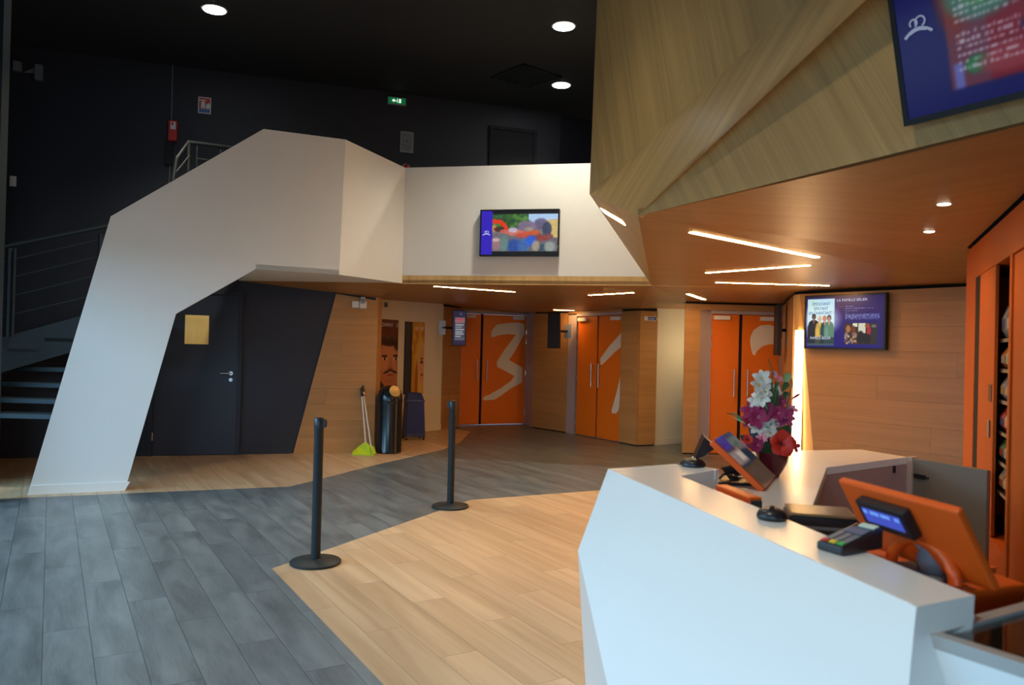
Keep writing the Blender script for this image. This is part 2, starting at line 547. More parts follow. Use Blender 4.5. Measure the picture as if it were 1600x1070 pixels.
slab(Q2b, C2 + (C2 - Q2) * 0.5, 0, 0.10, 0.012).build('baseboard_recess', CREAM, kind='structure', label='cream skirting in the recess right of the wooden pier', cat='baseboard').location = wn(Q2, C2) * 0.012
# ------------------------------------------------------------------ doors
numeral3 = [(795, 420), (800, 380), (830, 345), (880, 335), (960, 328), (990, 340), (992, 395), (955, 470), (905, 555), (985, 600), (985, 690), (920, 725), (860, 770), (825, 793), (765, 797), (757, 788), (765, 775), (790, 765), (860, 725), (920, 680), (940, 652), (885, 622), (835, 597), (833, 565), (880, 490), (942, 403), (890, 400), (850, 406), (810, 420)]
numeral1 = [[(430, 540), (428, 505), (470, 440), (540, 355), (543, 430), (500, 470), (440, 538)], [(543, 560), (535, 590), (515, 690), (493, 785), (497, 798), (515, 797), (527, 780), (543, 700)]]
numeral2 = [(358, 355), (366, 400), (372, 422), (384, 427), (392, 405), (420, 378), (455, 366), (500, 372), (500, 285), (450, 266), (405, 272), (375, 296), (362, 325)]


def double_door(name, label, a, b, ztop, split, crop=None, polys=(), off=0.0, jambs=(0.06, 0.06)):
    L = L2(a, b); R = wall_frame(name, label, 'door', a, b, 0, 0, off, kind='structure')
    MB().box((-0.01, 0.0, ztop), (L + 0.01, 0.14, ztop + 0.05)).box((-0.012, 0, 0), (0.0, 0.14, ztop)).box((L, 0, 0), (L + 0.012, 0.14, ztop)).build('door_frame', JAMB, R)
    for (s0, s1), right in (((0.006, split * L - 0.026), 0), ((split * L + 0.026, L - 0.006), 1)):
        lf = MB().box((s0, 0.03, 0.012), (s1, 0.075, ztop - 0.006)).build('door_leaf', ORANGE, R, bevel=0.002)
        hx = s0 + 0.075 if right else s1 - 0.075
        MB().tube([(hx, -0.02, 0.86), (hx, -0.02, 1.26)], 0.011, 10).tube([(hx, 0.03, 0.90), (hx, -0.02, 0.90)], 0.008, 8).tube([(hx, 0.03, 1.22), (hx, -0.02, 1.22)], 0.008, 8).build('handle', STEEL, lf, smooth=True, label='brushed steel pull handle')
        ox = s1 if right else s0
        for hz in (0.22, 1.0, 1.62, 1.80):
            MB().tube([(ox, 0.02, hz - 0.045), (ox, 0.02, hz + 0.045)], 0.011, 8).build('hinge', STEEL, lf)
        cx = s1 - 0.30 if right else s0 + 0.03
        MB().box((cx, -0.015, ztop - 0.085), (cx + 0.24, 0.032, ztop - 0.025)).build('door_closer', WHITEP, lf, bevel=0.004)
        if right and crop:
            x0, x1, y0, y1 = crop
            for pl in polys:
                pts = [(s0 + (x - x0) / (x1 - x0) * (s1 - s0), 0.0295, (y1 - y) / (y1 - y0) * (ztop - 0.02) + 0.012) for x, y in pl]
                MB().prism(pts, (0, -0.002, 0)).build('numeral', NUMER, lf, label='large brushed cream numeral')
    MB().box((split * L - 0.026, 0.055, 0.01), (split * L + 0.026, 0.07, ztop)).build('leaf_seal', BLACK, R)
    return R


z3 = sz(770, 491, D3a, D3b)[1]; z1 = sz(935, 493, Mb, D1b)[1]; z2 = sz(1150, 491, E1, E3)[1]
D3l = D3a + (D3b - D3a) * 0.0
double_door('door_1', 'orange double door with a large cream 3 on its wider leaf', D3l, D3b, z3, 0.31, (750, 1003, 288, 938), [numeral3])
slab(D3b, Ma, 0, 2.5, 0.1).build('wall_jamb', JAMB, kind='structure', label='grey painted reveal right of the door marked 3', cat='wall')
mbx = MB(); slab(D3l - V((.1, 0.01, 0)), D3b + V((.1, -.02, 0)), z3 + 0.05, 2.5, 0.15, mbx)
mbx.build('wall_over_door', VENEER, grain=(1, 0, 0), kind='structure', label='wooden lintel above the door marked 3', cat='wall')
j1 = Mb + (D1b - Mb) * 0.17
slab(Mb, j1, 0.0, z1 + 0.03, 0.1).build('wall_jamb', JAMB, kind='structure', label='pinkish grey reveal left of the door marked 1', cat='wall')
double_door('door_2', 'orange double door with the cream 1 cut by a wooden pier', j1, D1b, z1, 0.455, (415, 543, 270, 945), numeral1)
slab(Mb, D1b, z1 + 0.05, 2.5, 0.15).build('wall_over_door', VENEER, grain=(1, 0, 0), kind='structure', label='wooden lintel above the door marked 1', cat='wall')
slab(D3b, WE + V((8, 6, 0)), 0, 2.5, 0.1).build('wall_far', BLACK, kind='structure', label='dark wall closing off behind the orange doors', cat='wall').location = (0, 2.2, 0)
# third door in the wall behind the flowers
wfar = struct('wall_door', 'wooden wall around the orange door behind the flowers', 'wall')
s_l, s_r = sz(1110, 600, E1, E3)[0], sz(1219, 600, E1, E3)[0]
sjl = sz(1091, 600, E1, E3)[0]
le = L2(E1, E3)
ez = sz(1150, 473, E1, E3)[1]
E1b = E1 + V((0.03, 0.9, 0))
slab(E1 + V((.02, .02, 0)), E1 + (E3 - E1).normalized() * sjl, 0, 2.5, 0.02).build('backing', BLACK, wfar)
boards(wfar, E1, E3, [(0, 0.02), (sjl, 0.02), (sjl, ez - .03), (0, ez - .03)], 0.3, 3, 0.02, VENEER, 9)
boards(wfar, E1, E3, [(sjl, z2 + 0.05), (le, z2 + 0.05), (le, ez - .03), (sjl, ez - .03)], 0.3, 3, 0.02, VENEER, 10)
boards(wfar, E1, E3, [(s_r + 0.02, 0.02), (le, 0.02), (le, z2 + .05), (s_r + 0.02, z2 + .05)], 0.3, 3, 0.02, VENEER, 11)
slab(E1 + V((0.16, 0.34, 0)), E3 + V((0, 0.34, 0)), 0, 2.5, 0.1).build('backing', BLACK, wfar)
d2a = E1 + (E3 - E1).normalized() * s_l; d2b = E1 + (E3 - E1).normalized() * s_r
jl = E1 + (E3 - E1).normalized() * sjl
slab(jl, d2a + V((0, .08, 0)), 0, z2 + 0.05, 0.02).build('door_reveal', JAMB, wfar)
double_door('door_3', 'orange double door half hidden by the flower arrangement', d2a, d2b, z2, 0.435, (322, 500, 220, 940), [numeral2], off=-0.02)
# ------------------------------------------------------------------ screen wall with the lit slit
wside = struct('wall_side', 'narrow wooden wall turning from the orange door to the light strip', 'wall')
slab(E3, TVa, 0, 2.5, 0.1).build('backing', BLACK, wside)
boards(wside, E3, TVa, [(0, 0), (L2(E3, TVa), 0), (L2(E3, TVa), 2.215), (0, 2.2)], 2.3, 0.7, 0.02, VENEER, 12, vertical=False)
wtv = struct('wall_screen', 'oak clad wall behind the counter carrying the film information screen', 'wall')
slab(TVa, TVe, 0, 2.5, 0.15).build('backing', BLACK, wtv)
_nb = wn(TVa, TVe); szo = lambda px, py: ((lambda p: ((p - TVa - _nb * .07).dot(td), p.z))(onp(px, py, TVa + _nb * .07, _nb)))
t0 = szo(1250, 459); t1 = szo(1271, 709); k0 = (t1[0] - t0[0]) / (t1[1] - t0[1])
boards(wtv, TVa, TVe, [(t0[0] + k0 * (0 - t0[1]), 0.0), (4.2, 0.0), (4.2, 2.215), (t0[0], 2.215)], 0.26, 2.2, 0.07, VENEER, 13)
nb = wn(TVa, TVe); bl = t0[0] + k0 * (0 - t0[1])
MB().prism([TVa + nb * 0.002, TVa + td * bl + nb * 0.068, TVa + td * t0[0] + nb * 0.068 + V((0, 0, 2.215)), TVa + nb * 0.002 + V((0, 0, 2.215))], -nb * 0.002).build('splayed_panel', VENLITE, wtv, grain=(0, 0, 1))
# upright light strip: leaning light line in the corner
ls = thing('light_strip', 'upright glowing light line in the corner left of the film screen', 'light', TVa + nb * 0.03)
so = TVa + nb * 0.03
lq = [onp(px, py, TVa + nb * 0.085, nb) - so for px, py in ((1242.5, 516), (1254.5, 516), (1249.5, 706), (1236.5, 706))]
dn = lambda a, b: b + (b - a) * ((-b.z + .02) / (b.z - a.z))
MB().prism([lq[0], lq[1], dn(lq[1], lq[2]), dn(lq[0], lq[3])], -nb * 0.02).build('diffuser', STRIPV, ls)
MB().prism([lq[0] - nb * .021, lq[1] - nb * .021, dn(lq[1], lq[2]) - nb * .021, dn(lq[0], lq[3]) - nb * .021], -nb * 0.025).build('housing', GREYM, ls)

# ------------------------------------------------------------------ white arch, balcony parapet and upper floor
archroot = struct('wall_arch', 'white angular arch rising from the floor into the balcony parapet', 'wall')
A0z, A1z = V((A0.x, A0.y, 0)), V((A1.x, A1.y, 0))
outl = [A0z, arch(173, 338), arch(412, 200), cr_t, cr_b, arch(400, 420), arch(275, 490), A1z]
outl[2].z = TOPZ
MB().prism(outl, -an * 0.12).build('arch_face', WHITE, archroot)
foot = MB().prism([A0z + an * 0.012, A1z + an * 0.012, A1z + an * 0.012 + V((0, 0, 0.085)) + ad * 0.045, A0z + an * 0.012 + V((0, 0, 0.085)) + ad * 0.03], -an * 0.0119)
foot.build('baseboard_arch', WHITE, kind='structure', label='low white skirting at the foot of the arch', cat='baseboard')
z = lambda p, h: V((p.x, p.y, h))
cb = cr_b.z
MB().prism([z(cr_t, TOPZ), z(B2, TOPZ), z(B2, FAS - 0.1), z(cr_b, cb)], -wn(cr_t, B2) * 0.12).build('parapet_panel', WHITE, archroot)
par = struct('wall_parapet', 'white balcony parapet carrying the wide screen above the doors', 'wall')
Bx = B2 + bd * 4.2
MB().prism([z(B2, TOPZ), z(Bx, TOPZ), z(Bx, FAS), z(B2, FAS)], -wn(B2, B3) * 0.12).build('parapet_panel', WHITE, par)
MB().prism([z(B2, FAS), z(Bx, FAS), z(Bx, SOF - 0.01), z(B2, SOF - 0.01)], -wn(B2, B3) * 0.10).build('fascia_board', VENLITE, par, grain=(0, 0, 1))
# ------------------------------------------------------------------ soffits
G = onw(373, 438.5, W1, W2)
WcT = z(W2, ctop + 0.04)
RZ = 2.31
Cc = fl(997, 337, RZ); Rr = fl(1600, 190, RZ)
edir = (Rr - Cc).normalized()
Ee = Cc + edir * (0.52 * (Rr - Cc).length)
Ee = fl(1344, 258, RZ)
Rx = Cc + edir * 6.2
lil = [arch(400, 420), z(cr_b, cb), z(B2, SOF), G]
ceilb = struct('ceiling_balcony', 'oak veneered faceted ceiling below the balcony and over the foyer doors', 'ceiling')
mb = MB(); mb.prism([lil[0], lil[1], lil[2], lil[3]], (0, 0, 0.05)); mb.build('white_soffit', WHITE, ceilb)
f1 = [z(B2, SOF), G, WcT]
f2 = [z(B2, SOF), WcT, z(Ps + V((-.3, 0, 0)), 2.2), z(Pe + V((0, .1, 0)), 2.25), z(D3a + V((0, .2, 0)), 2.23), z(D3b + V((.5, .2, 0)), 2.19), z(Mb + V((.3, .3, 0)), 2.145), z(Dd, SOF)]
f3 = [z(Dd, SOF), z(Mb + V((.3, .3, 0)), 2.145), z(D1b + V((.35, .7, 0)), 2.12), z(C2 + V((.3, .3, 0)), 2.21), z(E1 + V((0, .2, 0)), ez)]
f4 = [z(Dd, SOF), z(E1 + V((0, .2, 0)), ez), z(E3 + V((.1, .2, 0)), ez), z(TVa, 2.25), z(TVb + V((.15, .12, 0)), 2.25), z(TVe, 2.25), z(Ka + V((1.2, 1.2, 0)), RZ), z(Ka, RZ), Ee, Cc]
Kx = Kb + kd * .25
f5 = [Ee, z(Ka, RZ), z(Kx, RZ), V((3.4, 3.2, RZ)), V((4.6, -1, RZ)), Rx]
TRI = []
for fi, (fp, gr, nm) in enumerate(((f1, (1, .2, 0), 0), (f2, (1, 0, 0), 0), (f3, (1, 0, 0), 0), (f4, (1, .15, 0), 1), (f5, (.5, -1, 0), 1))):
    tr = tessellate_polygon([[V((p.x, p.y, 0)) for p in fp]])
    if fp is f2: tr = [(0, 4, 7), (4, 6, 7), (4, 5, 6), (0, 1, 2), (0, 2, 3), (0, 3, 4)]
    mb = MB()
    for t in tr:
        q = [fp[i] for i in t]; TRI.append(q)
        mb.prism(q, (0, 0, 0.04))
    mb.build('ceiling_panel', VENEER, ceilb, grain=gr)
# upper floor behind the parapet
MB().prism([z(p, 2.62) for p in (cr_b - ad * 2.2 - an * 0.15, cr_b - an * .15, B2 - wn(B2, B3) * .15, Bx - wn(B2, B3) * .15, V((8, 13, 0)), WE - V((0, .1, 0)), W1 + wd * 1.0)], (0, 0, 0.12)).build('floor_balcony', BLACKCEIL, kind='structure', label='dark upper floor behind the white parapet', cat='floor')


def soffit_z(p):
    zs = []
    for q in TRI:
        a, b, c = q
        den = (b.y - c.y) * (a.x - c.x) + (c.x - b.x) * (a.y - c.y)
        if abs(den) < 1e-9: continue
        u = ((b.y - c.y) * (p.x - c.x) + (c.x - b.x) * (p.y - c.y)) / den
        v = ((c.y - a.y) * (p.x - c.x) + (a.x - c.x) * (p.y - c.y)) / den
        if u >= -1e-6 and v >= -1e-6 and u + v <= 1 + 1e-6: zs.append(u * a.z + v * b.z + (1 - u - v) * c.z)
    return min(zs) if zs else None


def hit(px, py):
    r = ray(px, py); best = None
    for q in TRI:
        n = (q[1] - q[0]).cross(q[2] - q[0])
        if abs(n.dot(r)) < 1e-9: continue
        t = (q[0] - O).dot(n) / n.dot(r)
        if t <= 0: continue
        p = O + r * t
        n2 = n.normalized()
        ok = True
        s0 = 0
        for i in range(3):
            c = (q[(i + 1) % 3] - q[i]).cross(p - q[i]).dot(n2)
            if c * s0 < -1e-6: ok = False
            if abs(c) > 1e-9: s0 = c
        if ok and (best is None or t < best[0]): best = (t, p, n2 if n2.z < 0 else -n2)
    if best is None: print('no ceiling at', px, py)
    return best[1:] if best else (O + r * ((2.14 - EYE) / r.z), V((0, 0, -1)))


# ------------------------------------------------------------------ wooden overhang
over = struct('wall_overhang', 'large faceted oak volume hanging over the reception counter', 'wall')
Bb = dp(921, 303, 6.9); At = z(Bb, CEIL)
r0 = ray(933, 0); At2 = O + r0 * (6.85 / r0.y)
eh = V((edir.x, edir.y, 0)).normalized(); nh = V((eh.y, -eh.x, 0))
if nh.dot(-Cc) < 0: nh = -nh
TAU = math.radians(15)
wv = V((0, 0, math.cos(TAU))) + nh * math.sin(TAU)
n3 = eh.cross(wv).normalized()
if n3.dot(O - Cc) < 0: n3 = -n3
K2 = onp(1326, 0, Cc, n3)
n2 = (Cc - Bb).cross(K2 - Bb).normalized()
K1 = onp(1254, 0, Bb, n2)
up = lambda a, b: a + (b - a) * ((CEIL - a.z) / (b.z - a.z))
K1t, K2t, Att = up(Bb, K1), up(Cc, K2), up(Bb, At2)
Tl = Rx + wv * 1.7
K2e = Cc + (K2 - Cc) * 2.6; K1e = Bb + (K1 - Bb) * 1.9; K1p = up(K1e, K1e + (At2 - Bb))
oc = V((6, 6, 3.5))
def facet(pts, mt, gr):
    n = (pts[1] - pts[0]).cross(pts[2] - pts[0]).normalized()
    if n.dot(O - pts[0]) > 0: n = -n
    MB().prism(pts, n * 0.03).build('oak_facet', mt, over, grain=gr)
tri_g = lambda px, py: None
facet([Bb, K1e, K1p, Att], VENLITE, (Att - Bb).normalized() - (K1 - Bb).normalized() * 0.45)
facet([Bb, Cc, K2e, K1e], VENLITE, (K2 - Cc) * 0.2 + V((0, 0, 1)))
facet([Cc, Rx, Tl, K2e], VENLITE, wv + eh * -0.42)
facet([Bb, Z := z(Dd, SOF), Cc], VENLITE, (0, 0, 1))
# hidden back edge of the overhang closes it to the parapet
MB().prism([Bb, Att, z(V((Bx.x, Bx.y, 0)), CEIL), z(Bx, SOF), z(Dd, SOF)], V((.03, .02, 0))).build('oak_facet', VENLITE, over, grain=(0, 0, 1))
print('overhang', Cc, Rr, Bb, K1, K2, 'Tl', Tl)

# ------------------------------------------------------------------ outer shell
MB().box((-11, -4, CEIL), (9, 18, CEIL + 0.2)).build('ceiling', BLACKCEIL, kind='structure', label='high black ceiling over the foyer', cat='ceiling')
slab(WE, WE + V((3.5, 2.4, 0)), 2.7, CEIL, 0.2).build('wall_upper', NAVY, kind='structure', label='dark upstairs wall turning away behind the oak volume', cat='wall')
slab(V((4.5, 15.6, 0)), V((9, 8, 0)), 0, CEIL, 0.2).build('wall_right', NAVY, kind='structure', label='dark wall closing the right side of the building', cat='wall')
MB().box((7.0, -4, 0), (7.2, 9, CEIL)).build('wall_right', NAVY, kind='structure', label='side wall behind the orange cabinets', cat='wall')
MB().box((-11, -4.2, 2.45), (9, -4, CEIL)).box((2.0, -4.2, 0), (9, -4, 2.45)).box((-11, -4.2, 0), (-4.5, -4, 2.45)).build('wall_front', CREAM, kind='structure', label='wall with the glazed entrance behind the camera', cat='wall')
fa = struct('wall_left', 'street side of the foyer with a long glazed opening', 'wall')
F0, F1, F2 = V((-5.45, 7.4, 0)), V((-3.6, -4.0, 0)), V((-6.75, 9.4, 0))
fd = (F0 - F1).normalized(); fln = L2(F0, F1)
slab(F2, F0, 0, CEIL, -0.2).build('street_wall', NAVY, fa)
fmb = MB(); slab(F0, F1, 2.45, CEIL, -0.2, fmb); fmb.build('street_wall', NAVY, fa)
for k in range(6):
    p = F1 + fd * (fln * k / 5)
    MB().box((p.x - .04, p.y - .03, 0), (p.x + .04, p.y + .03, 2.45)).build('mullion', POWDER, fa)
MB().box((-18, -10, -0.25), (-5.6, 14, -0.21)).build('ground', mat('pavement', (0.3, 0.3, 0.3), 0.9), kind='structure', label='street pavement outside the glazed side', cat='ground')
# dark upright post at the left edge of the view
pp = dp(1, 400, 6.9)
MB().box((pp.x - 0.12, pp.y - 0.05, 0), (pp.x - 0.0, pp.y + 0.05, CEIL)).build('trim_1', DKSTEEL, kind='structure', label='dark steel post at the glazed side of the foyer', cat='post')
# navy skirting on the back wall
bs = sz(372, 700, W1, W2)[0]
slab(W1 + wd * (bs + .0), W1 + wd * c1[0], 0, 0.10, 0.012).build('baseboard_back', NAVY, kind='structure', label='navy skirting right of the dark service door', cat='baseboard').location = wn(W1, W2) * 0.0125

# ------------------------------------------------------------------ dark service door
sl, sr = sz(238, 700, W1, W2)[0], sz(368, 700, W1, W2)[0]; zt = sz(366, 461, W1, W2)[1]
dd = wall_frame('door_4', 'dark navy service door with a pale yellow panel under the arch', 'door', W1, W2, sl, 0, 0.0, kind='structure')
dw = sr - sl
lf = MB().box((0, -0.035, 0.008), (dw, -0.003, zt)).build('door_leaf', mat('navy_door_paint', (0.020, 0.022, 0.036), 0.4, noise=0.05), dd, bevel=0.002)
MB().box((dw, -0.05, 0), (dw + 0.05, 0, zt + 0.05)).box((-0.05, -0.05, 0), (0, 0, zt + .05)).box((0, -0.05, zt), (dw, 0, zt + 0.05)).build('door_frame', NAVY, dd)
p0 = sz(290, 492, W1, W2); p1 = sz(326, 538, W1, W2)
MB().box((p0[0] - sl, -0.040, p1[1]), (p1[0] - sl, -0.036, p0[1])).build('vision_panel', wood('yellow_glass_glow', (0.92, 0.70, 0.27), (0.80, 0.58, 0.20), 0.6, across=6), lf, grain=(0, 0, 1), label='pale yellow rectangular panel')  # warm light in the door glass, painted as an opaque yellow grain
h = sz(361, 583, W1, W2)
hx = h[0] - sl
MB().lathe([(0.0, 0), (0.026, 0), (0.026, 0.008), (0.0, 0.008)], 16, (hx, -0.036, h[1]), Matrix.Rotation(PI / 2, 3, 'X')).tube([(hx, -0.04, h[1]), (hx, -0.075, h[1]), (hx - 0.02, -0.085, h[1]), (hx - 0.13, -0.085, h[1] + 0.0)], 0.009, 8).lathe([(0.0, 0), (0.024, 0), (0.024, 0.008), (0.0, 0.008)], 16, (hx, -0.036, h[1] - 0.085), Matrix.Rotation(PI / 2, 3, 'X')).build('handle', CHROME, lf, smooth=True, label='chrome lever handle with round lock')
for hz in (0.25, 1.75):
    MB().tube([(0.0, -0.045, hz - 0.05), (0.0, -0.045, hz + 0.05)], 0.01, 8).build('hinge', STEEL, lf)
# dark upstairs door
u0, u1 = sz(763, 250, W1, WE), sz(838, 205, W1, WE)
dd = wall_frame('door_5', 'barely visible black door upstairs in the dark back wall', 'door', W1, WE, u0[0], 2.74, 0.0, kind='structure')
uw = u1[0] - u0[0]; uh = u1[1] - 2.74
MB().box((0.05, -0.03, 0.01), (uw - 0.05, -0.003, uh - 0.05)).build('door_leaf', BLACKCEIL, dd)
MB().box((0, -0.05, 0), (0.05, 0, uh)).box((uw - .05, -0.05, 0), (uw, 0, uh)).box((0.05, -0.05, uh - .05), (uw - .05, 0, uh)).build('door_frame', BLACKCEIL, dd)


# ------------------------------------------------------------------ lights in the ceilings
def strip(px0, px1, label, wid=0.055, M=STRIPL, hits=None):
    (a, na), (b, nb_) = hits or (hit(*px0), hit(*px1))
    if hits is None:
        drop = 0.0
        for k in range(25):
            q_ = a.lerp(b, k / 24); zs_ = soffit_z(q_)
            if zs_ is not None: drop = max(drop, q_.z - zs_)
        a = a - V((0, 0, drop)); b = b - V((0, 0, drop)); na = nb_ = V((0, 0, -1))
    n = (na + nb_).normalized(); c = (a + b) / 2; d = (b - a).normalized()
    t = n.cross(d).normalized(); n = d.cross(t)
    if n.z > 0: n = -n
    Mx = Matrix((d, n.cross(d), n)).transposed().to_4x4(); Mx.translation = c
    R = thing('strip_light', label, 'light', M=Mx, group='light strips in the oak ceiling')
    h = (b - a).length / 2
    pts = []
    for k in range(9):
        an_ = -PI / 2 + PI * k / 8; pts.append((h - wid / 2 + math.cos(an_) * wid / 2, math.sin(an_) * wid / 2, 0.004))
    for k in range(9):
        an_ = PI / 2 + PI * k / 8; pts.append((-h + wid / 2 + math.cos(an_) * wid / 2, math.sin(an_) * wid / 2, 0.004))
    MB().prism(pts, (0, 0, -0.01)).build('diffuser', M, R)
    f = [(p[0] * (1 + 0.006 / h), p[1] * 1.2, -0.004) for p in pts]
    MB().prism(f, (0, 0, 0.006)).build('housing', GREYM, R)
    return R


strip((678, 447), (805, 456), 'long light strip under the balcony, in front of the door marked 3')
strip((920, 461), (990, 457), 'short slanting light strip in front of the door marked 1')
strip((865, 484.0), (897, 485.0), 'small far light strip right above the dark box screen', 0.05)
strip((930, 487.0), (958, 488), 'small far light strip right over the door marked 1', 0.05)
strip((1075, 459), (1101, 468), 'short light strip slanting towards the door behind the flowers', 0.06)
strip((1079, 362), (1278, 402), 'longest and nearest light strip above the reception counter', 0.06)
strip((1103, 426), (1266, 414), 'middle of three long light strips above the reception counter', 0.06)
strip((1118, 441), (1296, 446), 'long thin light strip nearest to the film information screen', 0.05)
nB = (Cc - Bb).cross(z(Dd, SOF) - Bb).normalized()
if nB.dot(O - Bb) < 0: nB = -nB
ha, hb = onp(941, 328, Bb, nB), onp(975, 348, Bb, nB)
strip(None, None, 'short light strip on the left tip of the oak volume beside the white parapet', 0.06, hits=((ha, nB), (hb, nB)))


def downlight(p, n, rad, label, glow, power, col, group):
    q = V((0, 0, -1)).rotation_difference(n).to_matrix().to_4x4(); q.translation = p
    R = thing('downlight', label, 'light', M=q, group=group)
    MB().lathe([(rad * 0.9, -0.004), (rad * 1.06, -0.004), (rad * 1.08, 0.0), (rad * 0.9, 0.0)], 28).build('trim_ring', WHITEP, R, smooth=True)
    MB().lathe([(0.0, -0.006), (rad * 0.92, -0.006), (rad * 0.92, -0.001), (0.0, -0.001)], 28).build('diffuser', glow, R)
    l = bpy.data.lights.new('downlight_lamp', 'SPOT'); l.energy = power; l.spot_size = math.radians(125); l.spot_blend = 0.9; l.shadow_soft_size = rad
    l.color = col
    lo = bpy.data.objects.new('downlight_lamp', l); COL.objects.link(lo); lo.parent = R; lo.location = (0, 0, -0.02)
    return R


for px, py, lb in ((335, 15, 'round white ceiling lamp above the tall white arch'), (881, 41, 'round white ceiling lamp upstairs nearest to the oak volume'), (877, 133, 'farther round white ceiling lamp beyond the ceiling grille')):
    p = fl(px, py, CEIL)
    downlight(p, V((0, 0, -1)), 0.125, lb, DOWNL, 430, (1.0, 0.95, 0.77), 'round lamps in the black ceiling')
for x, y, wl in ((-3.4, 5.2, 'beyond the frame, above the grey floor'), (-0.6, 5.2, 'beyond the frame, above the pale floor tip'), (-3.4, 1.4, 'above the camera, on the street side'), (-0.6, 1.4, 'straight above the camera')):
    downlight(V((x, y, CEIL)), V((0, 0, -1)), 0.125, 'round white ceiling lamp ' + wl, DOWNL, 110 if y > 3 else 340, (1.0, 0.94, 0.76), 'round lamps in the black ceiling')
for px, py, lb in ((1475, 318, 'small round spotlight in the oak soffit, closer to the menu screen'), (1452, 361, 'small round spotlight in the oak soffit, farther from the menu screen')):
    p, n = hit(px, py)
    downlight(p, n, 0.032, lb, DOWNS, 14, (1.0, 0.60, 0.27), 'small spots over the counter')
# lamp of the side corridor behind the pier
l = bpy.data.lights.new('corridor_lamp', 'POINT'); l.energy = 17; l.color = (1.0, 0.70, 0.36); l.shadow_soft_size = .08
lo = bpy.data.objects.new('corridor_lamp', l); COL.objects.link(lo); lo.location = (3.3, 12.1, 1.6)
# ceiling grille
gp = [fl(*q, CEIL) for q in ((790, 118), (815, 108), (856, 119), (828, 131))]
gc = sum((p for p in gp), V()) / 4
R = thing('ceiling_vent', 'black square air grille in the high ceiling between two lamps', 'vent', gc, math.atan2((gp[1] - gp[0]).y, (gp[1] - gp[0]).x))
hw = 0.33
MB().box((-hw, -hw, -0.02), (hw, -hw + 0.04, 0)).box((-hw, hw - 0.04, -0.02), (hw, hw, 0)).box((-hw, -hw, -0.02), (-hw + 0.04, hw, 0)).box((hw - 0.04, -hw, -0.02), (hw, hw, 0)).build('frame', POWDER, R)
for k in range(8):
    y = -hw + 0.075 + k * 0.073
    MB().box((-hw + 0.04, y - 0.003, -0.03), (hw - 0.04, y + 0.003, 0.03), Matrix.Translation((0, y, -0.012)) @ Matrix.Rotation(0.6, 4, 'X') @ Matrix.Translation((0, -y, 0))).build('slat', POWDER, R)


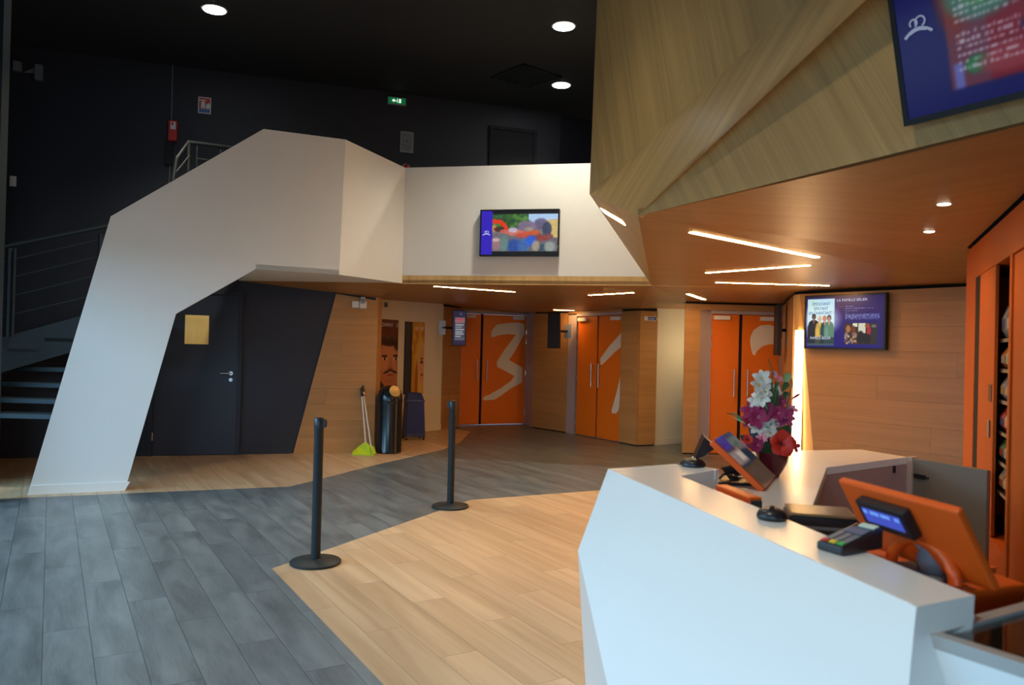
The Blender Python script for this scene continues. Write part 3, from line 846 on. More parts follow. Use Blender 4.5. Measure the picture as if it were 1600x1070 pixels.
# ------------------------------------------------------------------ pictures as coloured grids
class Pic:
    def __init__(s, w, h, bgc):
        s.w, s.h = w, h; s.a = np.zeros((h, w, 3)); s.a[:] = np.array(bgc) / 255
        s.X, s.Y = np.meshgrid((np.arange(w) + .5) / w, (np.arange(h) + .5) / h)

    def put(s, m, c, al=1.0):
        c = np.array(c) / 255; s.a = np.where(m[..., None], s.a * (1 - al) + c * al, s.a)

    def rect(s, x0, y0, x1, y1, c, al=1.0): s.put((s.X >= x0) & (s.X <= x1) & (s.Y >= y0) & (s.Y <= y1), c, al)

    def ell(s, cx, cy, rx, ry, c, al=1.0, soft=0.0, rot=0.0):
        dx, dy = s.X - cx, s.Y - cy
        if rot: dx, dy = dx * math.cos(rot) + dy * math.sin(rot), -dx * math.sin(rot) + dy * math.cos(rot)
        d = (dx / rx) ** 2 + (dy / ry) ** 2
        if soft:
            k = np.clip((1.0 + soft - d) / (2 * soft), 0, 1)[..., None] * al
            s.a = s.a * (1 - k) + np.array(c) / 255 * k
        else: s.put(d <= 1, c, al)

    def poly(s, pts, c, al=1.0):
        m = np.zeros(s.X.shape, bool); n = len(pts)
        for i in range(n):
            (x0, y0), (x1, y1) = pts[i], pts[(i + 1) % n]
            cnd = (y0 > s.Y) != (y1 > s.Y)
            with np.errstate(divide='ignore', invalid='ignore'):
                xi = (x1 - x0) * (s.Y - y0) / (y1 - y0 if y1 != y0 else 1e-9) + x0
            m ^= cnd & (s.X < xi)
        s.put(m, c, al)

    def line(s, pts, wd_, c, al=1.0):
        asp = s.h / s.w
        for (x0, y0), (x1, y1) in zip(pts[:-1], pts[1:]):
            ax, ay = x1 - x0, (y1 - y0) * asp; L = ax * ax + ay * ay + 1e-12
            t = np.clip(((s.X - x0) * ax + (s.Y - y0) * asp * ay) / L, 0, 1)
            d = np.hypot(s.X - x0 - ax * t, (s.Y - y0) * asp - ay * t)
            s.put(d < wd_, c, al)

    def dashes(s, x0, x1, y, h, c, al=0.85, seed=0):
        """an unreadable line of small print"""
        r = random.Random(seed); x = x0
        while x < x1:
            wl = r.uniform(0.006, 0.016)
            k = r.uniform(0.55, 1.0)
            s.rect(x, y - h / 2 * k, min(x + wl, x1), y + h / 2, c, al * r.uniform(0.6, 1))
            x += wl + (0.004 if r.random() < 0.75 else 0.014)

    def grain(s, k, seed=1):
        g = np.random.default_rng(seed).normal(0, k, (s.h, s.w, 1)); s.a = np.clip(s.a + g, 0, 1)

    def blur(s, n=1):
        for _ in range(n):
            p = np.pad(s.a, ((1, 1), (1, 1), (0, 0)), 'edge')
            s.a = (p[1:-1, 1:-1] * 4 + p[:-2, 1:-1] * 2 + p[2:, 1:-1] * 2 + p[1:-1, :-2] * 2 + p[1:-1, 2:] * 2) / 12

    def build(s, name, mt, parent, x0, x1, z0, z1, y, label=None):
        """grid facing local -Y"""
        w_, h_ = s.w, s.h
        xs = np.linspace(x0, x1, w_); zs = np.linspace(z1, z0, h_)
        XX, ZZ = np.meshgrid(xs, zs)
        co = np.stack([XX, np.full_like(XX, y), ZZ], -1).reshape(-1, 3)
        i = np.arange(h_ * w_).reshape(h_, w_)
        q = np.stack([i[1:, :-1], i[1:, 1:], i[:-1, 1:], i[:-1, :-1]], -1).reshape(-1, 4)
        me = bpy.data.meshes.new(name)
        me.from_pydata(co.tolist(), [], q.tolist())
        c = np.clip(s.a, 0, 1); c = np.where(c <= 0.04045, c / 12.92, ((c + 0.055) / 1.055) ** 2.4)
        at = me.color_attributes.new('print', 'FLOAT_COLOR', 'POINT')
        at.data.foreach_set('color', np.concatenate([c, np.ones((h_, w_, 1))], -1).reshape(-1))
        me.materials.append(mt)
        o = bpy.data.objects.new(name, me); COL.objects.link(o); o.parent = parent
        if label: o['label'] = label
        return o


def text(body, name, mt, parent, x, y, z_, size, align='LEFT', sx=1.0, label=None, rot=(PI / 2, 0, 0), depth=0.0005):
    cu = bpy.data.curves.new(name, 'FONT'); cu.body = body; cu.size = size; cu.align_x = align; cu.extrude = depth
    cu.resolution_u = 3
    t = bpy.data.objects.new(name, cu); COL.objects.link(t)
    dg = bpy.context.evaluated_depsgraph_get()
    me = bpy.data.meshes.new_from_object(t.evaluated_get(dg))
    bpy.data.objects.remove(t); bpy.data.curves.remove(cu)
    me.materials.clear(); me.materials.append(mt)
    me.name = name
    o = bpy.data.objects.new(name, me); COL.objects.link(o); o.parent = parent
    o.location = (x, y, z_); o.rotation_euler = rot; o.scale = (sx, 1, 1)
    if label: o['label'] = label
    return o


def logo(parent, cx, cz, s, y, mt=GLYPH):
    """white emblem of the side bar: a heart-like double loop over a low arc"""
    mb = MB()
    arc = [(cx + s * t, y, cz - s * 0.42 + s * 0.42 * (1 - (t / 1.0) ** 2)) for t in [-1 + 2 * k / 14 for k in range(15)]]
    mb.tube(arc, s * 0.10, 6)
    mb.tube([(p[0], p[1], p[2] - s * 0.10) for p in arc[3:12]], s * 0.06, 6)
    for c, w_ in ((-0.28, 0.27), (0.22, 0.36)):
        lp_ = [(cx + s * (c + w_ * math.cos(a)), y, cz + s * (0.42 + w_ * 0.95 * math.sin(a))) for a in [-1.2 + 5.0 * k / 14 for k in range(15)]]
        mb.tube(lp_, s * 0.055, 6)
    return mb.build('logo', mt, parent, label='white looped emblem on the blue side bar')


def tv(name, label, M, wdt, hgt, pic, mt, depth=0.06, bez=0.018, cat='screen', bezmat=BLACKP):
    """local X right, Z up, -Y towards the viewer; origin at the bottom left of the back"""
    R = thing(name, label, cat, M=M)
    MB().box((0, -depth, 0), (wdt, -0.012, hgt)).build('casing', bezmat, R, bevel=0.006)
    e = 0.004
    MB().box((0, -depth - e, 0), (wdt, -depth + e, bez)).box((0, -depth - e, hgt - bez), (wdt, -depth + e, hgt)).box((0, -depth - e, bez), (bez, -depth + e, hgt - bez)).box((wdt - bez, -depth - e, bez), (wdt, -depth + e, hgt - bez)).build('bezel', bezmat, R)
    pic.build('screen', mt, R, bez, wdt - bez, bez, hgt - bez, -depth - 0.0012)
    MB().box((wdt * .3, -0.012, hgt * .3), (wdt * .7, 0.0, hgt * .7)).build('wall_bracket', BLACKP, R)
    return R


def frame_M(p, xdir, zdir):
    x = V(xdir).normalized(); z_ = V(zdir).normalized(); y = z_.cross(x).normalized(); z_ = x.cross(y)
    Mx = Matrix((x, y, z_)).transposed().to_4x4(); Mx.translation = p
    return Mx


# --- screen on the white parapet
P = Pic(176, 100, (8, 8, 12))
P.rect(0.145, 0.07, 1, 0.92, (120, 110, 110))
P.rect(0.145, 0.07, 0.62, 0.42, (52, 92, 40)); P.rect(0.62, 0.07, 1, 0.3, (170, 200, 235))
rr = random.Random(3)
for k in range(50): P.ell(rr.uniform(.15, .6), rr.uniform(.08, .42), rr.uniform(.015, .05), rr.uniform(.02, .06), rr.choice([(70, 120, 50), (40, 75, 40), (95, 140, 70), (30, 60, 60)]), 0.7, 0.4)
P.rect(0.145, 0.52, 1, 0.92, (105, 100, 108))
P.poly([(0.82, .22), (1, .20), (1, .62), (.93, .60)], (205, 180, 115))
P.ell(0.78, 0.30, .09, .12, (95, 85, 115), 0.9, .3); P.ell(0.86, .42, .06, .16, (50, 60, 90), .9, .3)
P.ell(0.60, .36, .13, .13, (125, 105, 135), .9, .3)
P.line([(0.15, .24), (.25, .25), (.31, .34), (.335, .42)], .028, (215, 55, 20))
P.ell(.17, .40, .035, .08, (190, 130, 75), 1, .3); P.ell(.24, .42, .07, .06, (70, 40, 35), .9, .3)
P.ell(.30, .47, .05, .05, (195, 95, 85), .9, .3)
for cx, cy, rx, ry, c in ((.45, .50, .12, .07, (205, 110, 95)), (.56, .56, .10, .06, (190, 75, 55)), (.67, .50, .10, .06, (200, 85, 45)), (.78, .62, .13, .07, (140, 60, 55)), (.88, .58, .06, .06, (130, 70, 70)), (.42, .44, .06, .06, (190, 175, 195)), (.63, .42, .06, .05, (150, 140, 125))):
    P.ell(cx, cy, rx, ry, c, .95, .4)
for cx, cy, rx, ry, c in ((.44, .80, .10, .15, (35, 70, 150)), (.56, .78, .08, .15, (60, 100, 165)), (.66, .68, .07, .12, (40, 90, 210)), (.30, .75, .06, .2, (95, 130, 125)), (.2, .75, .06, .16, (150, 110, 115)), (.2, .66, .05, .04, (200, 170, 170)), (.80, .84, .07, .08, (50, 75, 90)), (.90, .82, .07, .12, (150, 160, 150)), (.72, .80, .05, .12, (165, 150, 130))):
    P.ell(cx, cy, rx, ry, c, .9, .5)
P.grain(.05); P.blur(1)
P.rect(0, 0, 1, .075, (10, 10, 14)); P.rect(0, .92, 1, 1, (10, 10, 14)); P.rect(0, 0, .145, 1, (48, 28, 178))
nA = wn(B2, B3)
tl, tr_ = onp(750.5, 327.5, B2 + nA * .08, nA), onp(874.5, 326, B2 + nA * .08, nA)
bl_ = onp(748.5, 400, B2 + nA * .08, nA)
tw, th_ = (tr_ - tl).length, tl.z - bl_.z
ttv = tv('wall_screen_tv', 'wide flat screen showing a colourful film scene on the white parapet', frame_M(V((tl.x, tl.y, bl_.z)) - nA * .08 + nA * .0, bd, (0, 0, 1)), tw, th_, P, SCREEN, 0.075)
logo(ttv, 0.018 + tw * .068, th_ * .48, 0.045, -0.082)
MB().tube([(tw - .012, -.081, th_ * .2), (tw - .012, -.0825, th_ * .2)], .004, 8).build('standby_light', emit('green_led', (.3, 1, .4), 1), ttv)

# --- film information screen
P = Pic(240, 150, (22, 9, 100))
for k in range(40): P.rect(0, k / 40, 1, (k + 1) / 40, (20 - k * .15, 9 - k * .1, 82 + k * .8))
P.rect(.02, .05, .385, .965, (185, 222, 240)); P.rect(.02, .05, .17, .30, (190, 225, 215), .7)
P.ell(.2, .45, .25, .3, (225, 245, 245), .6, .5)
# four generic people
for cx, hy, sk, hr, body, bw in ((.11, .40, (120, 85, 75), (40, 32, 32), (28, 32, 38), .085), (.19, .44, (225, 190, 165), (215, 185, 130), (190, 155, 70), .06), (.255, .44, (215, 150, 125), (190, 110, 80), (30, 60, 65), .055), (.315, .43, (200, 150, 125), (25, 22, 25), (90, 130, 110), .07)):
    P.poly([(cx - bw * .25, hy + .06), (cx + bw * .25, hy + .06), (cx + bw * .75, hy + .10), (cx + bw, hy + .20), (cx + bw, .93), (cx - bw, .93), (cx - bw, hy + .20), (cx - bw * .75, hy + .10)], body); P.ell(cx - bw * .45, hy + .28, bw * .3, .12, tuple(min(255, c_ * 1.35) for c_ in body), .5, .6); P.poly([(cx - bw * .22, hy + .06), (cx + bw * .22, hy + .06), (cx, hy + .16)], sk)
    P.ell(cx, hy - .005, .027, .058, hr, 1, .2); P.ell(cx, hy + .012, .019, .045, sk, 1, .2); P.ell(cx - .007, hy + .005, .004, .006, (50, 35, 30), .8, .4); P.ell(cx + .007, hy + .005, .004, .006, (50, 35, 30), .8, .4); P.ell(cx, hy + .035, .007, .005, (150, 60, 60), .8, .4)
P.rect(.02, .80, .385, .965, (22, 40, 52), .75); P.blur(1)
for k in range(5): P.dashes(.42, .42 + (.085, .05, .04, .04, .055)[k], .215 + k * .042, .014, (150, 30, 60), .8, k)
for k in range(4): P.dashes(.525, .525 + (.10, .34, .15, .03)[k], .205 + k * .043, .014, (150, 160, 225), .9, 10 + k)
for k in range(5): P.dashes(.525, .945, .365 + k * .021, .013, (150, 165, 225), .95, 20 + k)
P.rect(.515, .535, .93, .935, (45, 32, 30))
P.rect(.62, .535, .68, .60, (215, 220, 190)); P.rect(.69, .535, .78, .72, (205, 205, 180))
rr = random.Random(5)
for k in range(34): P.ell(rr.uniform(.525, .67), rr.uniform(.72, .92), .014, .02, rr.choice([(170, 120, 80), (190, 165, 130), (120, 75, 50), (110, 110, 170)]), .9, .3)
P.ell(.565, .64, .03, .07, (180, 115, 60), .9, .4); P.ell(.63, .65, .03, .07, (110, 50, 30), .9, .4); P.ell(.82, .68, .025, .09, (165, 30, 45), 1, .3)
P.ell(.72, .80, .045, .12, (18, 16, 22), 1, .3); P.ell(.80, .83, .045, .095, (15, 15, 20), 1, .3); P.ell(.89, .75, .035, .17, (35, 36, 40), 1, .3); P.ell(.88, .59, .03, .03, (130, 130, 140), .7, .4); P.ell(.80, .58, .03, .04, (150, 75, 45), .9, .4)
P.rect(0, .0, 1, .02, (20, 8, 70)); P.rect(.945, 0, 1, 1, (26, 8, 88))
nt_ = wn(TVa, TVe); off = 0.07 + 0.075
tl, tr_, bl_ = (onp(px, py, TVa + nt_ * off, nt_) for px, py in ((1258, 462), (1385, 459), (1257.5, 544.5)))
tw, th_ = (V((tr_.x, tr_.y)) - V((tl.x, tl.y))).length, tl.z - bl_.z
itv = tv('information_screen', 'flat screen with film title, poster and text on the oak wall behind the counter', frame_M(V((tl.x, tl.y, bl_.z)) - nt_ * 0.075, td, (0, 0, 1)), tw, th_, P, SCREEN, 0.075, 0.02)
X = lambda u: 0.02 + u * (tw - .04)
Zz = lambda v: th_ - .02 - v * (th_ - .04)
yy = -0.078
text('LA FAMILLE BÉLIER', 'caption', GLYPH, itv, X(.41), yy, Zz(.105), .040, sx=1.08)
for s_, v_ in (('ÉMOUVANT', .175), ('ÉPATANT', .265), ('EN CHANTANT !', .355)):
    text(s_, 'caption', GLYPHD, itv, X(.205), yy, Zz(v_), .052, 'CENTER', .78)
text('LA', 'caption', GLYPH, itv, X(.205), yy, Zz(.785), .022, 'CENTER')
text('FAMILLE BÉLIER', 'caption', GLYPH, itv, X(.20), yy, Zz(.845), .044, 'CENTER', .85)

# --- menu screen on the overhang
P = Pic(220, 130, (18, 16, 96))
P.rect(.17, 0, .94, .90, (120, 18, 36))
P.rect(.17, .0, .30, .90, (105, 50, 70)); P.ell(.30, .12, .10, .14, (170, 110, 165), .9, .5); P.ell(.20, .3, .06, .3, (130, 40, 20), .8, .5)
P.ell(.30, .40, .13, .16, (70, 120, 105), .95, .3); P.ell(.30, .42, .07, .07, (50, 130, 60), .7, .5)
P.ell(.56, .20, .14, .24, (140, 15, 50), .9, .5); P.ell(.50, .38, .13, .2, (85, 20, 22), .9, .4); P.poly([(.42, .08), (.52, -.02), (.60, -.02), (.47, .14)], (165, 140, 100))
P.ell(.55, .36, .035, .08, (125, 90, 185), .95, .3); P.rect(.50, .50, .66, .64, (165, 15, 20)); P.rect(.52, .66, .72, .78, (130, 40, 100)); P.ell(.46, .66, .06, .05, (45, 15, 90), .9, .3)
P.ell(.26, .79, .04, .05, (40, 120, 70), 1, .3); P.rect(.18, .76, .215, .90, (105, 110, 190)); P.ell(.36, .80, .10, .07, (150, 60, 70), .8, .4)
P.ell(.84, .3, .1, .3, (90, 40, 60), .8, .4); P.ell(.84, .62, .1, .12, (150, 20, 25), .8, .4)
P.blur(2)
for k in range(22):
    y = .02 + k * .037
    if k in (4, 9, 15): continue
    P.dashes(.20, .20 + (.20 if k % 3 else .27), y, .020, (215, 215, 235), .75, 40 + k)
    if k not in (3, 8, 13, 14, 17): P.dashes(.64, .70, y, .020, (225, 220, 235), .8, 80 + k); P.dashes(.78, .90, y, .02, (215, 215, 230), .6, 120 + k)
P.blur(1)
m0 = onp(1413.5, 198, Cc + n3 * .07, n3) - n3 * .07
mx_ = onp(1600, 152, Cc + n3 * .07, n3) - n3 * .07
mw, mh = 1.12, 0.66
mdir = (mx_ - m0).normalized()
mup = n3.cross(mdir); mup = mup if mup.z > 0 else -mup
mtv = tv('menu_screen', 'tilted menu screen with price lists on the oak volume above the counter', frame_M(m0, mdir, mup), mw, mh, P, DIMSCREEN, 0.07, 0.022)
logo(mtv, 0.022 + mw * .075, mh * .50, 0.052, -0.078, emit('dim_lit_glyph', (.5, .6, .85), .45))
print('menu', m0, mdir, 'tvs', tw, th_)

# --- portrait screens on brackets by the doors
def portrait(label, p, q, y, rz, ht, wd_, pic, arm):
    c = dp(p, q, y)
    R = thing('portrait_screen', label, 'screen', c, rz)
    MB().box((-wd_ / 2, 0, 0), (wd_ / 2, 0.05, ht)).build('casing', mat('dark_violet_casing', (0.012, 0.005, 0.008), 0.6), R, bevel=0.004)
    if pic: pic.build('screen', SCREEN, R, -wd_ / 2 + .012, wd_ / 2 - .012, .012, ht - .012, -0.001)
    MB().tube([(0, .05, ht * .5), (arm[0] * .5, arm[1] * .6 + .02, ht * .5), (arm[0], arm[1], ht * .5)], .022, 8).box((-.06, .05, ht * .35), (.06, .075, ht * .65)).build('swivel_arm', BLACKP, R)
    MB().box((arm[0] - .06, arm[1] - .02, ht * .3), (arm[0] + .06, arm[1], ht * .7)).build('wall_plate', GREYM, R)
    return R


P = Pic(48, 100, (24, 20, 50))
P.rect(.14, .20, .92, .80, (58, 62, 72)); P.rect(.14, .20, .92, .36, (120, 100, 112)); P.rect(.2, .235, .85, .265, (170, 45, 55)); P.rect(.25, .305, .80, .33, (170, 60, 62))
for k in range(6): P.rect(.18, .40 + k * .066, .18 + (.66, .52, .70, .60, .68, .45)[k], .428 + k * .066, (165, 170, 176))
P.rect(.14, .80, .92, .85, (120, 120, 135), .7); P.ell(.6, .10, .06, .03, (120, 120, 160), .8, .3); P.blur(2)
portrait('small portrait screen with white timetable text left of the door marked 3', 717, 540, 13.6, 0.12, 0.63, 0.245, P, (-.30, .12))
portrait('dark violet portrait screen between the doors marked 3 and 1', 864.5, 544, 13.35, -0.35, 0.61, 0.225, None, (.17, .30))
c_ = portrait('black screen seen edge-on in front of the door behind the flowers', 1211, 555, 10.45, 1.238 + PI + .12, 0.68, 0.40, None, (.05, .16))

# --- posters
P1_, P2_ = Ps, Pe
pd_ = (Pe - Ps).normalized()
def poster(label, pxl, pxr, pyt, hgt, pic, wmin=None):
    s0, zt_ = sz(pxl, pyt, Ps, Pe); s1, _ = sz(pxr, pyt, Ps, Pe)
    if wmin: s0 = s1 - wmin
    R = wall_frame('film_poster', label, 'poster', Ps, Pe, s0, zt_ - hgt, 0.012)
    MB().box((0, -.001, 0), (s1 - s0, .011, hgt)).build('backing_board', BLACKP, R)
    pic.build('print', PRINT, R, .004, s1 - s0 - .004, .004, hgt - .004, -.003)
    return R, s1 - s0


P = Pic(110, 190, (110, 18, 14))
for k in range(30): P.rect(0, k / 30, 1, (k + 1) / 30, (78 + k * 2.2, 10 + k * .9, 10 + k * .5))
P.ell(.62, .58, .62, .33, (196, 128, 92), 1, .10); P.ell(.50, .50, .40, .22, (214, 148, 112), .8, .6)
P.ell(.55, .27, .50, .075, (58, 34, 24), 1, .3); P.ell(.95, .30, .16, .10, (52, 32, 22), 1, .3); P.ell(.06, .36, .09, .12, (58, 34, 26), 1, .3)
for k in range(10): P.ell(.16 + k * .085, .215 - .02 * math.sin(k * 1.3), .035, .04, (95, 62, 38), .9, .4)
P.ell(.33, .475, .15, .016, (60, 34, 26), 1, .5); P.ell(.90, .47, .15, .016, (60, 34, 26), 1, .5)
for cx in (.34, .90): P.ell(cx, .51, .12, .018, (232, 212, 198), 1, .4); P.ell(cx, .51, .05, .020, (45, 28, 25), 1, .3)
P.poly([(.58, .50), (.68, .50), (.76, .635), (.50, .635)], (182, 114, 84), .7); P.ell(.63, .64, .12, .014, (146, 86, 64), .9, .4)
P.ell(.48, .675, .20, .016, (52, 30, 22), 1, .4, -.12); P.ell(.80, .675, .20, .016, (52, 30, 22), 1, .4, .12)
P.ell(.63, .72, .16, .016, (165, 72, 64), 1, .4); P.ell(.64, .80, .18, .03, (180, 112, 82), .6, .6)
P.ell(.08, .93, .3, .13, (32, 28, 36), 1, .2); P.ell(1.0, .97, .2, .10, (32, 28, 36), 1, .2)
P.blur(1)
R, pw = poster('tall red poster of a moustached man behind the black bin', 590.5, 622, 498, 1.25, P)
text('JOHNNY', 'lettering', PAPER, R, pw * .40, -.005, 1.25 - .115, .085, 'CENTER', pw * 1.9)
text('D', 'lettering', PAPER, R, pw * .93, -.005, 1.25 - .115, .085, 'CENTER', pw * 1.7)
P = Pic(110, 170, (205, 150, 40))
P.rect(0, 0, .36, 1, (40, 44, 50)); P.ell(.15, .6, .16, .5, (66, 70, 78), .8, .6)
for k in range(26): P.ell(.38 + .62 * rr.random(), .5 * rr.random() ** 1.3, .05, .05, rr.choice([(225, 165, 40), (190, 95, 30), (235, 190, 70), (200, 130, 30)]), .7, .6)
P.ell(.82, .62, .30, .40, (225, 185, 95), 1, .3); P.ell(.95, .62, .22, .26, (222, 165, 125), 1, .2); P.ell(.62, .85, .08, .3, (165, 80, 40), .8, .5)
P.ell(.88, .56, .07, .022, (70, 45, 35), 1, .4); P.ell(.90, .74, .06, .018, (170, 50, 50), 1, .4); P.ell(.88, .51, .08, .012, (120, 80, 45), 1, .4)
P.blur(1)
R, pw = poster('tall golden poster of a blonde woman with a dark left band', 632.5, 663, 502, 1.22, P)
text('GWYN', 'lettering', PAPER, R, pw * .70, -.005, 1.22 - .13, .07, 'CENTER', pw * 2.2)

# ------------------------------------------------------------------ signs and fittings
# emergency light on the wooden wall end
s0, zz0 = sz(561, 471, W1, W2)
R = wall_frame('emergency_light', 'white twin lamp emergency unit at the top of the oak wall', 'light', W1, W2, s0, zz0 - .09, .03)
MB().box((-.10, -.03, 0), (-.005, 0, .09)).build('lamp_housing', WHITEP, R, bevel=.004); MB().box((.005, -.03, -.005), (.10, 0, .09)).build('lamp_housing', WHITEP, R, bevel=.004)
MB().box((.015, -.06, .06), (.075, -.03, .15)).tube([(.04, -.06, .10), (.02, -.10, .09)], .022, 10).build('lamp_head', GREYM, R)
# small sensor on the poster wall
s0, zz0 = sz(602, 476, Ps, Pe)
R = wall_frame('wall_sensor', 'tiny grey sensor high on the cream poster wall', 'sensor', Ps, Pe, s0, zz0 - .04, .001)
MB().box((-.03, -.03, 0), (.03, 0, .08)).build('casing', GREYP, R, bevel=.006); MB().lathe([(0, 0), (.014, 0), (.010, .01), (0, .012)], 12, (0, -.03, .03), Matrix.Rotation(PI / 2, 3, 'X')).build('lens', BLACKP, R)
# exit arrow
s0, za = sz(1005.5, 502.5, Q1, Q2); s1, zb = sz(1027, 493.5, Q1, Q2)
w_ = .25; h_ = .105
R = wall_frame('arrow_sign', 'small blue and white exit arrow sign on the angled pier', 'sign', Q1, Q2, s0, za, .022)
arr = lambda k, y: [(k, y, .02 + k * .6), (w_ - .07, y, .02 + k * .6), (w_ - .07, y, 0 + k), (w_ - k * 1.2, y, h_ / 2), (w_ - .07, y, h_ - k), (w_ - .07, y, h_ - .02 - k * .6), (k, y, h_ - .02 - k * .6)]
MB().prism(arr(0, 0), (0, -.006, 0)).build('plate', WHITEP, R)
MB().prism([(p[0] + .05 if i in (0, 6) else p[0], p[1], p[2]) for i, p in enumerate(arr(.012, -.0065))], (0, -.001, 0)).build('blue_field', BLUEINK, R, label='dark blue arrow field')
text('sortie', 'lettering', PAPER, R, .072, -.0085, .037, .048, sx=1.0)
# upstairs: exit sign, framed notice, beacon
def wallsign(name, label, cat, pl, pr, pt, pb, a=W1, b=WE, off=.002):
    s0, z0 = sz(pl, pt, a, b); s1, z1_ = sz(pr, pt + (pr - pl) * .12, a, b); _, zb_ = sz(pl, pb, a, b)
    return wall_frame(name, label, cat, a, b, s0, zb_, off), s1 - s0, z0 - zb_
R, a_, b_ = wallsign('exit_sign', 'green lit emergency exit sign on the dark upstairs wall', 'sign', 605, 634, 151.5, 163.5)
MB().box((0, -.05, 0), (a_, 0, b_)).build('casing', GREYM, R, bevel=.004)
MB().box((.012, -.053, .012), (a_ - .012, -.0505, b_ - .012)).build('panel', GREENS, R)
mb = MB(); cx, cz = a_ * .34, b_ * .5; k = b_ * .26
mb.prism([(cx - k * 1.1, -.0535, cz), (cx, -.0535, cz + k), (cx, -.0535, cz + k * .4), (cx + k * .8, -.0535, cz + k * .4), (cx + k * .8, -.0535, cz - k * .4), (cx, -.0535, cz - k * .4), (cx, -.0535, cz - k)], (0, -.001, 0))
mb.build('arrow', GREENW, R)
mb = MB(); cx = a_ * .52
mb.lathe([(0, 0), (k * .22, 0), (k * .22, .001), (0, .001)], 10, (cx, -.0535, cz + k * .9), Matrix.Rotation(PI / 2, 3, 'X'))
mb.prism([(cx - k * .3, -.0535, cz + k * .55), (cx + k * .2, -.0535, cz + k * .6), (cx + k * .15, -.0535, cz - k * .1), (cx + k * .4, -.0535, cz - k), (cx + k * .1, -.0535, cz - k), (cx - k * .1, -.0535, cz - k * .3), (cx - k * .5, -.0535, cz - k * .8), (cx - k * .6, -.0535, cz - k * .5), (cx - k * .25, -.0535, cz)], (0, -.001, 0))
mb.build('running_figure', GREENW, R)
MB().box((a_ * .60, -.0545, cz - k), (a_ * .72, -.0535, cz + k)).build('doorway', GREENW, R)
R, a_, b_ = wallsign('framed_notice', 'pale grey framed floor plan on the dark upstairs wall', 'notice', 625.5, 646, 205, 237.5)
MB().box((0, -.015, 0), (a_, 0, b_)).build('frame', GREYM, R)
P = Pic(40, 56, (120, 122, 128)); P.line([(.2, .15), (.8, .15), (.8, .7), (.2, .7), (.2, .15)], .02, (95, 97, 104)); P.ell(.5, .45, .12, .1, (100, 102, 110), 1, .3)
for k in range(4): P.dashes(.1, .9, .78 + k * .05, .02, (70, 72, 78), .8, k)
P.build('print', PRINT, R, .012, a_ - .012, .012, b_ - .012, -.0165)
s0, z0 = sz(634, 258, W1, WE)
R = wall_frame('alarm_beacon', 'small red alarm beacon just above the white parapet corner', 'alarm', W1, WE, s0, z0 - .1, .001)
MB().lathe([(.055, 0), (.055, .03), (.04, .03), (0, .03)], 18, (0, 0, .06), Matrix.Rotation(PI / 2, 3, 'X')).build('base', WHITEP, R, smooth=True)
MB().lathe([(.042, .03), (.042, .07), (.025, .09), (0, .095)], 18, (0, 0, .06), Matrix.Rotation(PI / 2, 3, 'X')).build('lens', REDP, R, smooth=True)
# extinguisher sign
R, a_, b_ = wallsign('extinguisher_sign', 'red and blue fire extinguisher sign on the dark wall above the arch', 'sign', 310, 330, 151, 176.5)
MB().box((0, -.004, 0), (a_, 0, b_)).build('plate', PAPER, R)
MB().box((.012, -.006, b_ * .28), (a_ - .012, -.0045, b_ - .012)).build('red_field', REDP, R)
MB().box((.012, -.006, .012), (a_ - .012, -.0045, b_ * .26)).build('blue_field', mat('sign_blue', (.02, .12, .5), .5), R)
cx, cz = a_ * .38, b_ * .32
MB().prism([(cx - .025, -.0065, cz), (cx + .025, -.0065, cz), (cx + .025, -.0065, cz + b_ * .36), (cx + .01, -.0065, cz + b_ * .43), (cx - .01, -.0065, cz + b_ * .43), (cx - .025, -.0065, cz + b_ * .36)], (0, -.001, 0)).prism([(cx - .06, -.0065, cz + b_ * .44), (cx + .04, -.0065, cz + b_ * .46), (cx + .04, -.0065, cz + b_ * .52), (cx - .04, -.0065, cz + b_ * .52)], (0, -.001, 0)).build('extinguisher_symbol', PAPER, R)
cx = a_ * .75
MB().prism([(cx - .025, -.0065, cz), (cx + .02, -.0065, cz), (cx + .03, -.0065, cz + b_ * .2), (cx + .01, -.0065, cz + b_ * .36), (cx - .02, -.0065, cz + b_ * .22)], (0, -.001, 0)).build('flame_symbol', PAPER, R)
P = Pic(40, 10, (25, 85, 160)); P.dashes(.1, .85, .5, .5, (150, 180, 220), .8, 3); P.build('lettering', PRINT, R, .02, a_ - .02, .02, b_ * .24, -.0075)
# red alarm box with conduit
R, a_, b_ = wallsign('alarm_box', 'red wall box with a white label left of the extinguisher sign', 'alarm', 264.5, 278, 190, 221.5)
MB().box((0, -.09, 0), (a_, 0, b_)).build('casing', REDP, R, bevel=.006)
MB().box((a_ * .25, -.092, b_ * .55), (a_ * .85, -.0905, b_ * .92)).build('label_plate', PAPER, R); MB().box((a_ * .35, -.0935, b_ * .75), (a_ * .6, -.092, b_ * .88)).build('symbol', REDP, R)
MB().box((-.03, -.05, -.30), (a_ * .5, 0, 0)).build('bracket', POWDER, R)
q = [onw(px, py, W1, WE) + wn(W1, WE) * .012 for px, py in ((176, 41), (271, 62), (268, 189), (262, 330))]
R = thing('cable_conduit', 'thin grey conduit with two junction boxes running to the red wall box', 'conduit', q[1])
MB().tube([q[0] - q[1], V((0, 0, 0)), q[2] - q[1]], .008, 6).build('pipe', GREYP, R)
MB().tube([V((q[2].x, q[2].y, q[2].z - .36)) - q[1], q[3] - q[1]], .008, 6).build('pipe', GREYP, R)
for c in (q[0] - q[1], V((0, 0, 0))):
    MB().box((c.x - .045, c.y - .02, c.z - .045), (c.x + .045, c.y + .03, c.z + .045)).build('junction_box', GREYP, R, bevel=.004)
